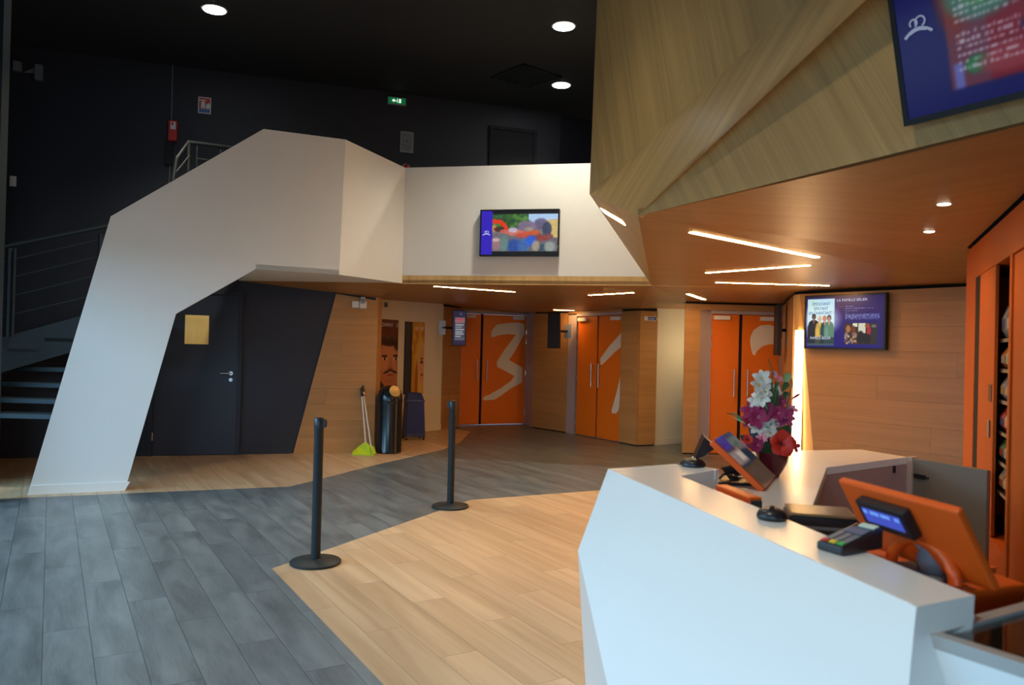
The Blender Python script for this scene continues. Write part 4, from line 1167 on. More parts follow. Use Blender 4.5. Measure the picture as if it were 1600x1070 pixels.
R, a_, b_ = wallsign('emergency_floodlight', 'faint grey twin floodlight unit high on the dark left wall', 'light', 23, 68, 97, 112, WL, W2)
MB().box((0, -.06, 0), (a_ * .27, 0, b_)).build('lamp_head', GREYP, R); MB().box((a_ * .75, -.06, -.08), (a_, 0, b_ * .9)).build('lamp_head', GREYP, R)
MB().prism([(a_ * .35, -.02, 0), (a_ * .7, -.02, 0), (a_ * .7, -.02, b_ * .6)], (0, .018, 0)).build('bracket', GREYP, R)
R, a_, b_ = wallsign('wall_switch', 'small pale wall switch on the dark left wall', 'switch', 16, 26, 275, 291, WL, W2)
MB().box((0, -.02, 0), (a_, 0, b_)).build('plate', WHITEP, R, bevel=.004); MB().box((a_ * .3, -.027, b_ * .25), (a_ * .7, -.02, b_ * .75)).build('rocker', WHITEP, R, bevel=.002)

# ------------------------------------------------------------------ staircase at the left
R = thing('staircase', 'dark steel staircase climbing behind the white arch', 'staircase', (0, 0, 0))
yst = 8.15
a, b = dp(0, 528, yst), dp(121, 495, yst + .35); c = dp(0, 583, yst)
sd = (b - a).normalized(); a2 = a - sd * 0.75; b2 = a + sd * 1.9; hh = a.z - c.z
nst = V((-sd.y, sd.x, 0)).normalized()
for off_ in (0, 1.05):
    o_ = nst * off_
    MB().prism([a2 + o_, b2 + o_, b2 + o_ - V((0, 0, hh)), a2 + o_ - V((0, 0, hh))], nst * .05).build('stringer', DKSTEEL, R)
for k in range(7):
    p = a2 + sd * (k * .36 + .1) - V((0, 0, hh * .35))
    MB().prism([p, p + V((sd.x, sd.y, 0)) * .30, p + V((sd.x, sd.y, 0)) * .30 + nst * 1.05, p + nst * 1.05], (0, 0, -.04)).build('tread', DKSTEEL, R)
for px in (12, 19.5):
    p = dp(px, 526, yst + .03); q_ = dp(px + 3, 388, yst + .03)
    MB().tube([p, V((p.x, p.y, q_.z))], .028 if px < 15 else .014, 8).build('post', DKSTEEL, R)
p = dp(154, 486, yst + .45); q_ = dp(155, 366, yst + .45)
MB().tube([p, V((p.x, p.y, q_.z))], .022, 8).build('post', DKSTEEL, R)
for y0_, y1_ in ((385, 356), (408, 375), (436, 401), (465, 430), (494, 460)):
    u_, v_ = dp(8, y0_, yst + .02), dp(154, y1_, yst + .45)
    MB().tube([u_ - (v_ - u_) * .3, v_ + (v_ - u_) * .15], .007 if y0_ > 390 else .018, 6).build('rail' if y0_ > 390 else 'handrail', DKSTEEL, R)
for k, (py, pxl) in enumerate(((573, 43), (597, 4), (622, 4), (646, 8))):
    y_ = 8.35 - k * .22
    p = dp(pxl - 6, py, y_); q_ = dp(115, py, y_); zt_ = p.z
    MB().box((p.x - .12, y_, zt_ - .045), (p.x + 1.0, y_ + .27, zt_)).build('tread', DKSTEEL, R)
p = dp(-6, 573, 8.3); q_ = dp(8, 690, 7.6)
MB().prism([(p.x - .34, 8.60, p.z - .02), (p.x - .34, 7.2, .12), (p.x - .34, 7.2, -.0), (p.x - .34, 7.5, 0), (p.x - .34, 8.60, p.z - .35)], (-.05, 0, 0)).build('stringer', DKSTEEL, R)
MB().tube([(p.x - .1, 8.5, 0), (p.x - .1, 8.5, 1.3)], .03, 8).build('post', DKSTEEL, R)
# landing guard upstairs
R = thing('landing_guard', 'black landing guard rail showing above the slope of the white arch', 'railing', (0, 0, 0))
yg = 9.0
g = [dp(270, 282, yg - .25), dp(276, 247, yg - .2), dp(294, 222, yg), dp(420, 238, yg + .7)]
MB().tube(g, .022, 8).build('handrail', POWDER, R)
for px, t_, b_ in ((295, 222, 300), (308, 224.5, 300), (345, 229, 300)):
    y_ = yg + (px - 294) / 126 * .7
    p, q_ = dp(px, t_, y_), dp(px - 1.5, b_, y_)
    MB().tube([p, V((p.x, p.y, 2.74))], .022 if px < 300 else .010, 8).build('post', POWDER, R)
MB().tube([dp(308, 248, yg + .08), dp(420, 262, yg + .7)], .010, 8).build('rail', POWDER, R)
MB().tube([dp(274, 270, yg - .2), dp(296, 243, yg)], .010, 8).build('rail', POWDER, R)


# ------------------------------------------------------------------ stanchions
def stanchion(label, p, H, rz):
    R = thing('barrier_post', label, 'barrier post', p, rz, group='black barrier posts on the foyer floor')
    MB().lathe([(0, 0), (.168, 0), (.172, .004), (.172, .014), (.166, .020), (.05, .034), (.03, .036), (0, .036)], 48).build('base', POWDER, R, smooth=True)
    MB().lathe([(0, .030), (.032, .030), (.032, H - .075), (0, H - .075)], 28).build('post', POWDER, R, smooth=True)
    MB().lathe([(0, H - .075), (.034, H - .075), (.0345, H - .07), (.0345, H - .006), (.031, H), (0, H)], 28).build('belt_cassette', BLACKP, R, smooth=True)
    MB().box((.028, -.018, H - .066), (.050, .018, H - .012)).build('belt_clip', BLACKP, R, bevel=.002)
    return R


b1 = fl(493, 879.5); b2_ = fl(703.5, 792)
h1 = dp(498.5, 652, b1.y).z; h2 = dp(706, 626, b2_.y).z
print('stanchion', b1, h1, b2_, h2)
stanchion('black barrier post at the tip of the pale floor, nearer the camera', b1, (h1 + h2) / 2, 0.0)
stanchion('farther black barrier post in front of the door marked 3', b2_, (h1 + h2) / 2, PI)

# ------------------------------------------------------------------ bins and cleaning set
p = fl(607, 706.5); br = 20.2 / FPX * p.y
bh = dp(607, 602, p.y).z
R = thing('waste_bin', 'tall glossy black cylindrical bin with a domed top and gold flap', 'bin', p, -.35)
MB().lathe([(0, 0), (br * .97, 0), (br * .99, .012), (br * .97, .02), (br * .97, bh * .76), (br, bh * .765), (br, bh * .785), (0, bh * .785)], 40).build('body', BINB, R, smooth=True)
MB().lathe([(0, bh * .786), (br * .98, bh * .786), (br * .96, bh * .84), (br * .85, bh * .92), (br * .62, bh * .975), (br * .3, bh * .995), (0, bh)], 40).build('dome_lid', BINB, R, smooth=True)
Mf = Matrix.Rotation(-.35, 3, 'Z') @ Matrix.Rotation(1.15, 3, 'Y')
MB().lathe([(0, 0), (.078, 0), (.084, .006), (.08, .014), (.04, .022), (0, .024)], 28, (br * .72, -br * .58, bh * .92), Matrix.Rotation(-.6, 3, 'Z') @ Matrix.Rotation(1.15, 3, 'Y')).build('push_flap', mat('brushed_gold', (.36, .26, .11), .45, .5, noise=.05), R, smooth=True, label='round gold push flap')
MB().lathe([(br * .985, bh * .735), (br * .995, bh * .74), (br * .995, bh * .75), (br * .985, bh * .755)], 40).build('band', BINB, R, smooth=True)
p = fl(644, 687)
bw = 34 / FPX * p.y; bh2 = dp(644, 613, p.y).z
R = thing('wheeled_bin', 'dark blue wheeled bin with a sloped lid behind the black bin', 'bin', p + V((0, .12, 0)), .35)
k = bw / 2
def ring(sx, sy, zz): return [(-sx, -sy, zz), (sx, -sy, zz), (sx, sy, zz), (-sx, sy, zz)]
def loft(rings):
    vs = [p_ for r_ in rings for p_ in r_]; n = len(rings[0]); fs = [list(range(n - 1, -1, -1)), [(len(rings) - 1) * n + j for j in range(n)]]
    for i in range(len(rings) - 1):
        for j in range(n): fs.append((i * n + j, i * n + (j + 1) % n, (i + 1) * n + (j + 1) % n, (i + 1) * n + j))
    return MB().add(vs, fs)
loft([ring(k * .95, k * .9, .05), ring(k * .93, k * .85, .10), ring(k * .80, k * .75, bh2 * .78)]).build('body', BLUEP, R, bevel=.012)
loft([ring(k * .82, k * .78, bh2 * .78), ring(k * .84, k * .80, bh2 * .82), [(-k * .7, -k * .35, bh2), (k * .62, -k * .35, bh2 * .98), (k * .62, k * .6, bh2 * .98), (-k * .7, k * .6, bh2)]]).build('lid', mat('blue_lid_plastic', (.010, .035, .20), .4), R, bevel=.01)
for sx, sy in ((-1, -1), (1, -1), (1, 1), (-1, 1)):
    MB().tube([(sx * k * .8 - .012, sy * k * .75, .028), (sx * k * .8 + .012, sy * k * .75, .028)], .028, 12).build('caster', BLACKP, R)
p = fl(567, 709.5)
hz1 = dp(563, 603, p.y).z
R = thing('dustpan', 'lime green lobby dustpan on a tall white handle leaning by the oak wall', 'dustpan', p + V((0.0, -.02, 0)), 0)
MB().prism([(-.13, -.05, .004), (.15, -.08, .004), (.10, .05, .10), (.02, .06, .17), (-.07, .05, .10)], (0, .05, 0)).prism([(-.13, -.10, .002), (.17, -.12, .002), (.15, .06, .002), (-.11, .06, .002)], (0, 0, .012)).prism([(-.13, -.10, .002), (-.11, .06, .002), (-.07, .06, .10), (-.12, -.08, .05)], (.008, 0, 0)).prism([(.17, -.12, .002), (.15, .06, .002), (.09, .06, .12), (.15, -.10, .05)], (-.008, 0, 0)).build('pan', LIME, R)
MB().tube([(.03, .05, .14), (-.055, .13, hz1 * .84)], .0095, 8).build('handle', WHITEP, R, smooth=True)
MB().tube([(-.055, .13, hz1 * .84), (-.067, .141, hz1 * .97)], .015, 8).build('grip', BLACKP, R, smooth=True)
R = thing('broom', 'white handled lobby broom standing in the lime green dustpan', 'broom', p + V((0.05, .0, 0)), 0)
MB().tube([(.05, .045, .10), (-.085, .14, hz1 * .85)], .0095, 8).build('handle', WHITEP, R, smooth=True)
MB().tube([(-.085, .14, hz1 * .85), (-.105, .155, hz1)], .015, 8).build('grip', BLACKP, R, smooth=True)
MB().tube([(-.0865, .141, hz1 * .87), (-.09, .144, hz1 * .90)], .0165, 8).build('grip_band', CHROME, R, smooth=True)
loft([[(-.05, -.02, .012), (.13, -.03, .012), (.13, .03, .012), (-.05, .03, .012)], [(-.01, .0, .11), (.09, .0, .11), (.09, .045, .11), (-.01, .045, .11)]]).build('brush_head', LIME, R)

# ------------------------------------------------------------------ reception counter
LZ, BZ, WZ = 1.0, 0.92, 0.76
P1 = fl(950, 732.5, LZ); P2 = fl(1432, 948, LZ); P3 = fl(1523, 930, LZ); P4 = fl(1064, 743, LZ); P5 = fl(1123, 733, LZ); P6 = fl(1062, 724.5, LZ)
print('counter', P1, P2, P3, P4, P5, P6)
rc = thing('reception_counter', 'large angular white reception counter in the right foreground', 'counter', (0, 0, 0))
_ld = (P3 - P4).normalized(); _ln = V((-_ld.y, _ld.x, 0)); _ln = _ln if _ln.x > 0 else -_ln
MB().prism([P1 + _ln * .006 + _ld * .002 - V((0, 0, .0005)), P2 + _ln * .006 - _ld * .006 - V((0, 0, .0005)), P3 - _ld * .006 - V((0, 0, .0005)), P4 - V((0, 0, .0005)), P5 - V((.004, 0, .0005)), P6 - V((.004, .005, .0005))], (0, 0, -.04)).build('ledge_top', COUNTER, rc, bevel=.002)
Qv = fl(903, 860, .70)
nf = (P2 - P1).cross(Qv - P1).normalized()
pf = lambda px, py: onp(px, py, P1, nf)
Mv, Nv = pf(1419, 1070), pf(949, 1070)
tofloor = lambda a, b: a + (b - a) * (a.z / (a.z - b.z))
M0, N0 = tofloor(P2, Mv), tofloor(Qv, Nv)
Fv = fl(915, 1070, .25); F0 = tofloor(Qv, Fv)
back = V((.12, .05, 0))
if nf.dot(O - P1) > 0: nf_in = -nf
else: nf_in = nf
lo = V((0, 0, -.0405))
MB().prism([P1, P2, M0, N0, Qv], nf_in * .03).build('front_panel', COUNTER, rc)
MB().prism([Qv, N0, F0], V((.04, .02, 0))).build('front_panel', COUNTER, rc)
fb = P6 + V((.02, .02, 0))
MB().prism([P1 + lo * 0, Qv, F0, V((fb.x + .05, fb.y, 0)), fb], V((.03, -.03, 0))).build('side_panel', COUNTER, rc)
# right end of the ledge
MB().prism([P2, P3, P3 + (M0 - P2), M0], (P1 - P2).normalized() * .03 + nf_in * .004).build('end_panel', COUNTER, rc)
# staff side of the ledge
MB().prism([P3 + lo, P4 + lo, z(P4, WZ), z(P3, WZ)], V((-.03, -.01, 0))).build('ledge_back', COUNTER, rc)
MB().prism([P4 + lo, P5 + lo, z(P5, BZ - .03), z(P4, BZ - .03)], V((-.01, .03, 0))).build('ledge_back', COUNTER, rc)
MB().prism([P5, P6, z(P6, .0), z(P5, .0)], V((-.02, -.02, 0))).build('ledge_back', COUNTER, rc)
# lower staff worktop along the ledge, and the back counter that turns behind it
ldir = (P3 - P4).normalized(); ln_ = V((-ldir.y, ldir.x, 0)); ln_ = ln_ if ln_.x > 0 else -ln_
i1, i2, i3 = fl(1271, 788, BZ), fl(1292, 730, BZ), fl(1418, 714, BZ)
o1, o2, o3, o4 = fl(1109, 727, BZ), fl(1178, 701, BZ), fl(1345, 702, BZ), fl(1204, 704.5, BZ)
pw1 = P4 + (P3 - P4) * .05
MB().prism([z(p_, WZ) for p_ in (P4 + ldir * .35, P3 - ldir * .05, V((1.33, 1.96, 0)), V((1.62, 2.36, 0)), P4 + ldir * .35 + ln_ * .62)], (0, 0, -.04)).build('staff_worktop', COUNTER, rc)
MB().prism([z(p_, BZ) for p_ in (P5, o2, o4, o3, i3, i2, i1, P4 + ldir * .42, P4)], (0, 0, -.04)).build('back_worktop', COUNTER, rc, bevel=.002)
MAUVE = mat('shade_toned_mauve', (.42, .29, .27), .45, noise=.02)  # inner side of the white counter, its shade put into the colour
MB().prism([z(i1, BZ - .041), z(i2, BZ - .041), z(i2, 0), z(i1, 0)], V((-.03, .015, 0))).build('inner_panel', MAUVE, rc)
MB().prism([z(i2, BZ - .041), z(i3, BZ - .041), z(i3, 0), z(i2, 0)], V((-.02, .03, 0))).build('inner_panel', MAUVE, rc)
MB().prism([z(o3, BZ - .041), z(i3 + V((.0, .0, 0)), BZ - .041), z(i3, 0), z(o3, 0)], V((.03, .02, 0))).build('outer_panel', COUNTER, rc)
MB().prism([z(o2, BZ - .041), z(o4, BZ - .041), z(o3, BZ - .041), z(o3, 0), z(o4, 0), z(o2, 0)], V((0, -.03, 0))).build('outer_panel', COUNTER, rc)
MB().prism([z(P5, BZ - .041), z(o2, BZ - .041), z(o2, 0), z(P5, 0)], V((.03, -.02, 0))).build('outer_panel', COUNTER, rc)
MB().box((-.008, -.006, -.02), (.008, 0, .02), Matrix.Translation(onp(1396, 733, i2, wn(i2, i3)) + wn(i2, i3) * .003)).build('latch', BLACKP, rc)
# half-height staff gate
i4 = fl(1504, 728.5, BZ)
ga = wall_frame('staff_gate', 'half-height staff gate in shade-toned taupe between the counter and the orange cabinets', 'gate', i3, i4, .04, 0, 0)
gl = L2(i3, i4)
MB().box((0, 0, .06), (gl + .10, .03, BZ)).build('gate_leaf', mat('shade_toned_taupe', (.22, .165, .115), .45, noise=.02), ga, bevel=.003)  # leaf colour toned down to taupe for the shade it stands in
MB().box((-.035, -.01, 0), (-.002, .04, BZ + .005)).build('gate_post', mat('beige_post', (.55, .40, .32), .5), ga)
MB().box((.02, -.018, BZ - .11), (.085, 0, BZ - .085)).tube([(.085, -.01, BZ - .098), (.11, -.01, BZ - .098)], .006, 8).build('bolt', BLACKP, ga, label='black sliding bolt')
MB().box((0.0, .0, 0), (.04, .03, .06)).box((gl + .06, 0, 0), (gl + .1, .03, .06)).build('gate_foot', STEEL, ga)

# ------------------------------------------------------------------ things on the counter
# near till
dirl = V((.24, -.97, 0)).normalized(); nl = V((.97, .24, 0))
TL = dp(1308, 750, 2.20); TR = TL + dirl * .425
dl = nl * .115 + V((0, 0, -.195))
till = thing('till', 'orange till seen from behind with a lit blue customer display', 'till', z(TL + dirl * .2 + nl * .16, WZ))
o_ = till.location
nn = dirl.cross(dl).normalized()
if nn.dot(O - TL) < 0: nn = -nn
L_ = lambda p_: p_ - o_
def loc(u, v, h=0.0): return L_(TL + dirl * (.425 * u) + dl * v + nn * h)
MB().prism([loc(0, 0), loc(1, 0), loc(1, 1), loc(0, 1)], -nn * .022).build('screen_housing', ORTILL, till, bevel=.006)
MB().prism([loc(.03, .03, -.0225), loc(.97, .03, -.0225), loc(.97, .97, -.0225), loc(.03, .97, -.0225)], -nn * .002).build('touch_screen', BLACKP, till)
cd = MB().prism([loc(.20, .13), loc(.62, .13), loc(.62, .50), loc(.20, .50)], nn * .028).build('customer_display', BLACKP, till, bevel=.004)
MB().prism([loc(.245, .205, .0285), loc(.575, .205, .0285), loc(.575, .40, .0285), loc(.245, .40, .0285)], nn * .001).build('display_window', emit('lit_blue_lcd', (.06, .09, .52), 1.0), cd)
mb = MB()
for k, (u0_, u1_) in enumerate(((.255, .275), (.281, .289), (.315, .330), (.336, .35), (.356, .37), (.376, .39), (.41, .425), (.43, .445), (.45, .463), (.47, .485), (.53, .545), (.552, .565))):
    mb.prism([loc(u0_, .225, .030), loc(u1_, .225, .030), loc(u1_, .275, .030), loc(u0_, .275, .030)], nn * .0004)
mb.build('display_text', emit('lit_blue_letters', (.18, .40, 1.0), 1.0), cd)
q0 = V((0, 0, 0))
bt = .17
MB().prism([q0 - dirl * .10 - nl * .12, q0 + dirl * .15 - nl * .12, q0 + dirl * .12 + nl * .16, q0 - dirl * .10 + nl * .16], (0, 0, bt)).build('till_base', ORTILL, till, bevel=.005)
MB().prism([q0 - dirl * .07 - nl * .09 + V((0, 0, bt)), q0 + dirl * .10 - nl * .09 + V((0, 0, bt)), q0 + dirl * .08 + nl * .06 + V((0, 0, bt)), q0 - dirl * .07 + nl * .06 + V((0, 0, bt))], (0, 0, .014)).build('stand_foot', GREYP, till, bevel=.004)
st = [q0 + dirl * .03 - nl * .02 + V((0, 0, bt + .012)), q0 + dirl * .03 - nl * .04 + V((0, 0, bt + .05)), q0 + dirl * .03 - nl * .05 + V((0, 0, bt + .10)), loc(.5, .75, -.02)]
MB().tube(st, [.05, .042, .035, .03], 12).build('stand_neck', GREYP, till, smooth=True)
arc = [q0 + dirl * (.03 + .11 * math.cos(a)) - nl * .075 + V((0, 0, bt + .012 + .085 * math.sin(a))) for a in [k * PI / 10 for k in range(11)]]
MB().tube(arc, .016, 10).build('stand_arch', ORTILL, till, smooth=True)
# orange side block at the end of the ledge
ob, oe = fl(1471, 902, .925), fl(1558, 886, .925)
blk = thing('till_cabinet', 'orange cabinet block behind the right end of the white ledge', 'cabinet', z(ob, WZ + .001))
ow = z(oe, 0) - z(ob, 0); ob_ = V((-ow.y, ow.x, 0)).normalized() * .26
MB().prism([V((0, 0, 0)), ow, ow + ob_, ob_], (0, 0, .925 - WZ - .006)).build('body', ORTILL, blk, bevel=.003)
MB().prism([V((0, 0, .925 - WZ - .0055)), ow + V((0, 0, .925 - WZ - .0055)), ow + ob_ + V((0, 0, .925 - WZ - .0055)), ob_ + V((0, 0, .925 - WZ - .0055))], (0, 0, .0045)).build('top_panel', ORTILL, blk)
# far till seen from the side
a_, d_ = dp(1115, 687, 3.28), dp(1195, 764, 3.24)
vx = V((.17, .36, 0))
t1_ = thing('till', 'orange till seen edge-on beside the flower bowl', 'till', z((a_ + d_) / 2 + V((.02, .16, 0)), BZ))
o_ = t1_.location.copy()
e_ = (d_ - a_).normalized(); np_ = e_.cross(vx).normalized()
if np_.x < 0: np_ = -np_
MB().prism([a_ - o_, d_ - o_, d_ + vx - o_, a_ + vx - o_], -np_ * .028).build('screen_housing', ORTILL, t1_, bevel=.004)
Mx = Matrix.Identity(4)
P = Pic(60, 44, (40, 52, 70)); P.rect(0, 0, .5, .25, (45, 35, 140)); P.rect(.45, .1, 1, .35, (95, 110, 95)); P.rect(0, .3, .6, .55, (150, 140, 130)); P.rect(.3, .35, .55, .5, (210, 195, 180)); P.rect(0, .6, 1, 1, (95, 75, 60)); P.blur(2)
sc_ = P.build('touch_screen', DIMSCREEN, t1_, 0, 1, 0, 1, 0, 'lit touch screen')
sm = Matrix((vx, -np_ * .3, (a_ - d_))).transposed().to_4x4(); sm.translation = d_ - o_ + np_ * .0025
vs = sc_.data
vs.transform(sm)
MB().prism([a_ - o_ + V((-.015, 0.1, .0)), a_ - o_ + V((-.055, .1, -.10)), a_ - o_ + V((-.015, .1, -.085)), a_ - o_ + V((.04, .1, -.045))], (.03, .16, 0)).build('customer_display', BLACKP, t1_)
MB().tube([V((.02, .02, .012)), V((-.03, .03, .05)), (a_ * .4 + d_ * .6 + vx * .5) - o_ - np_ * .02], .022, 8).build('stand_neck', POWDER, t1_, smooth=True)
MB().box((-.08, -.06, 0), (.08, .10, .014)).build('stand_foot', BLACKP, t1_, bevel=.003)
# orange cash drawer in front of it
c1_ = fl(1108, 757, .985)
cd_ = thing('cash_drawer', 'orange cash drawer box below the far till, behind the ledge', 'cash drawer', V((c1_.x + .02, c1_.y - .02, BZ)), math.atan2(ldir.y, ldir.x))
MB().box((0, .0, 0.0), (.26, .05, .070)).build('body', ORTILL, cd_, bevel=.004); MB().box((.262, .005, .008), (.27, .045, .060)).build('drawer_front', mat('dark_grey_plastic', (.05, .05, .055), .4), cd_)
# printer
c1_ = fl(1187, 790, .985)
p0 = fl(1195, 786, .985); p1 = fl(1272, 791, .985); p2 = fl(1285, 803, .985)
pr_ = thing('receipt_printer', 'black box printer with reflected wood painted brown on top behind the ledge', 'printer', V((p0.x + .05, p0.y - .06, BZ)), math.atan2((p1 - p0).y, (p1 - p0).x))
MB().box((0, -.11, 0), (.21, .06, .058)).build('body', BLACKP, pr_, bevel=.006); MB().box((.004, -.106, .0585), (.206, .056, .068)).build('lid', mat('brown_wood_reflection', (.22, .13, .06), .2), pr_, bevel=.003); MB().box((.03, -.1125, .02), (.18, -.11, .03)).build('paper_slot', GREYP, pr_)  # lid is black plastic; the wood mirrored in it is painted brown
# black pucks (desk buzzers / mice)
for (px, py), lb in (((1206, 811), 'round black puck on the ledge, nearer the card terminal'), ((1083, 728), 'round black puck at the far corner of the white ledge')):
    p = fl(px, py, LZ)
    R = thing('bell_puck', lb, 'puck', p, 0)
    s_ = .045 if py > 780 else .055
    MB().lathe([(0, 0), (s_ * .9, 0), (s_, .006), (s_, .014), (s_ * .85, .026), (s_ * .5, .033), (0, .035)], 28).build('body', BLACKP, R, smooth=True)
    MB().lathe([(0, .035), (.008, .035), (.008, .041), (0, .042)], 12).build('button', STEEL if py < 780 else BLACKP, R, smooth=True)
# card terminal
p = fl(1312, 866, LZ)
ct = thing('card_terminal', 'black card payment terminal with coloured keys on the white ledge', 'terminal', p, 0)
a0_ = fl(1275, 858, LZ); b0_ = fl(1314, 869, LZ); c0_ = fl(1350, 851, LZ)
lx = (b0_ - a0_); ly = (c0_ - b0_)
lx_n = lx.normalized(); ly_n = (ly - lx_n * ly.dot(lx_n)).normalized()
Mt = Matrix((lx_n, ly_n, V((0, 0, 1)))).transposed().to_4x4(); Mt.translation = a0_ + V((0, 0, .0005)); ct.matrix_world = Mt
tw_, tl_ = .078, .165
print('terminal', lx.length, ly.length)
loft([[(0, 0, 0), (tw_, 0, 0), (tw_, tl_, 0), (0, tl_, 0)], [(0, 0, .022), (tw_, 0, .022), (tw_, tl_, .055), (0, tl_, .055)]]).build('body', BLACKP, ct, bevel=.006)
sl_ = lambda x, y, h=.0: (x, y, .022 + .2 * y + h)
quad = lambda x0, x1, y0, y1, h: [sl_(x0, y0, h), sl_(x1, y0, h), sl_(x1, y1, h), sl_(x0, y1, h)]
for x0, c, nm in ((.008, (.6, .02, .03), 'red_key'), (.031, (.75, .55, .03), 'yellow_key'), (.054, (.03, .4, .08), 'green_key')):
    MB().prism(quad(x0, x0 + .017, .008, .022, .001), (0, 0, .003)).build(nm, mat(nm, c, .4), ct)
for r_ in range(4):
    for c in range(3): MB().prism(quad(.008 + c * .023, .025 + c * .023, .028 + r_ * .014, .039 + r_ * .014, .001), (0, 0, .002)).build('key', GREYP, ct)
MB().prism(quad(.010, .068, .09, .128, .001), (0, 0, .0015)).build('display', mat('lcd_grey_blue', (.12, .17, .26), .15), ct)
MB().prism(quad(.022, .068, .138, .160, .001), (0, 0, .003)).build('paper_roll', mat('pale_receipt', (.62, .68, .55), .6), ct)
# cable
q = [fl(1122, 752, BZ), fl(1130, 743, BZ + .03), fl(1150, 741, BZ + .03), fl(1172, 742, BZ + .004)]
R = thing('black_cable', 'black cable with plug looping below the far till', 'cable', q[0])
MB().tube([p_ - q[0] + V((0, 0, .006)) for p_ in q], .005, 8).build('cord', BLACKP, R, smooth=True)
MB().tube([q[2] - q[0] + V((0, 0, .004)), q[3] - q[0] + V((.0, 0, .012))], .013, 8).build('plug', BLACKP, R, smooth=True)

# ------------------------------------------------------------------ flowers
fp_ = fl(1206, 745, BZ)
fy = fp_.y
fl_ = thing('flower_arrangement', 'artificial lilies and poppies in a dark red bowl on the back counter', 'flowers', fp_)
mr = lambda px, py, dy=0.0: dp(px, py, fy + dy) - fp_
rb = 25 / FPX * fy
MB().lathe([(0, 0), (rb * .42, 0), (rb * .45, .008), (rb * .62, .03), (rb * .9, .075), (rb, .115), (rb * .95, .118), (rb * .85, .10), (0, .095)], 28).build('bowl', mat('dark_red_ceramic', (.10, .006, .012), .25), fl_, smooth=True)
LEAF = mat('leaf_green', (.05, .10, .03), .5, noise=.3, nscale=30); LEAFL = mat('pale_leaf_green', (.30, .42, .18), .5, noise=.2, nscale=30)
PW = mat('white_petal', (.78, .74, .66), .6, noise=.06, nscale=40); PM = mat('magenta_petal', (.36, .02, .10), .6, noise=.2, nscale=40); PP = mat('pink_petal', (.75, .25, .32), .6, noise=.15, nscale=40)
PRd = mat('red_petal', (.62, .025, .012), .5, noise=.15, nscale=40); PC = mat('crimson_petal', (.45, .01, .05), .55, noise=.2, nscale=40); PY = mat('yellow_stamen', (.6, .45, .08), .6); DKC = mat('dark_stamen', (.03, .015, .02), .6)
TEAL = mat('blue_grey_foil', (.06, .09, .13), .3, noise=.2)
fr = random.Random(11)


def blossom(c, rad, n, mt, face, wide=.55, cup=.35, centre=PY, second=None, name='blossom'):
    """petals as curved pointed leaves around a centre, facing direction face"""
    face = V(face).normalized(); t = face.orthogonal().normalized(); b = face.cross(t)
    mb = MB()
    for k in range(n):
        a = 2 * PI * k / n + fr.uniform(-.15, .15); rr_ = rad * fr.uniform(.85, 1.1)
        d = t * math.cos(a) + b * math.sin(a); s_ = face.cross(d)
        rows = []
        for u, wk in ((0.02, .15), (.3, .8), (.6, 1.0), (.85, .6), (1.0, .08)):
            lift = cup * math.sin(u * PI * .75)
            p_ = c + d * (rr_ * u) + face * (rr_ * lift * .9)
            rows.append((p_ - s_ * (rr_ * wide * .5 * wk), p_ - face * rr_ * .05 * wk, p_ + s_ * (rr_ * wide * .5 * wk)))
        vs = [p_ for r_ in rows for p_ in r_]
        mb.add(vs, [(i * 3 + j, i * 3 + j + 1, i * 3 + j + 4, i * 3 + j + 3) for i in range(4) for j in range(2)])
    o = mb.build(name, mt, fl_, smooth=True, recalc=False)
    m2 = MB()
    for k in range(5):
        a = 2 * PI * k / 5; d = t * math.cos(a) + b * math.sin(a)
        m2.tube([c + face * rad * .05, c + face * rad * .4 + d * rad * .15], rad * .035, 5)
    m2.build('stamens', centre, o)
    return o


def stem(c, mt=LEAF, rr_=.003):
    base = V((fr.uniform(-.02, .02), fr.uniform(-.02, .02), .10))
    mid = base.lerp(c, .55) + V((fr.uniform(-.02, .02), fr.uniform(-.015, .015), .02))
    MB().tube([base, mid, c], rr_, 6).build('stem', mt, fl_, smooth=True)


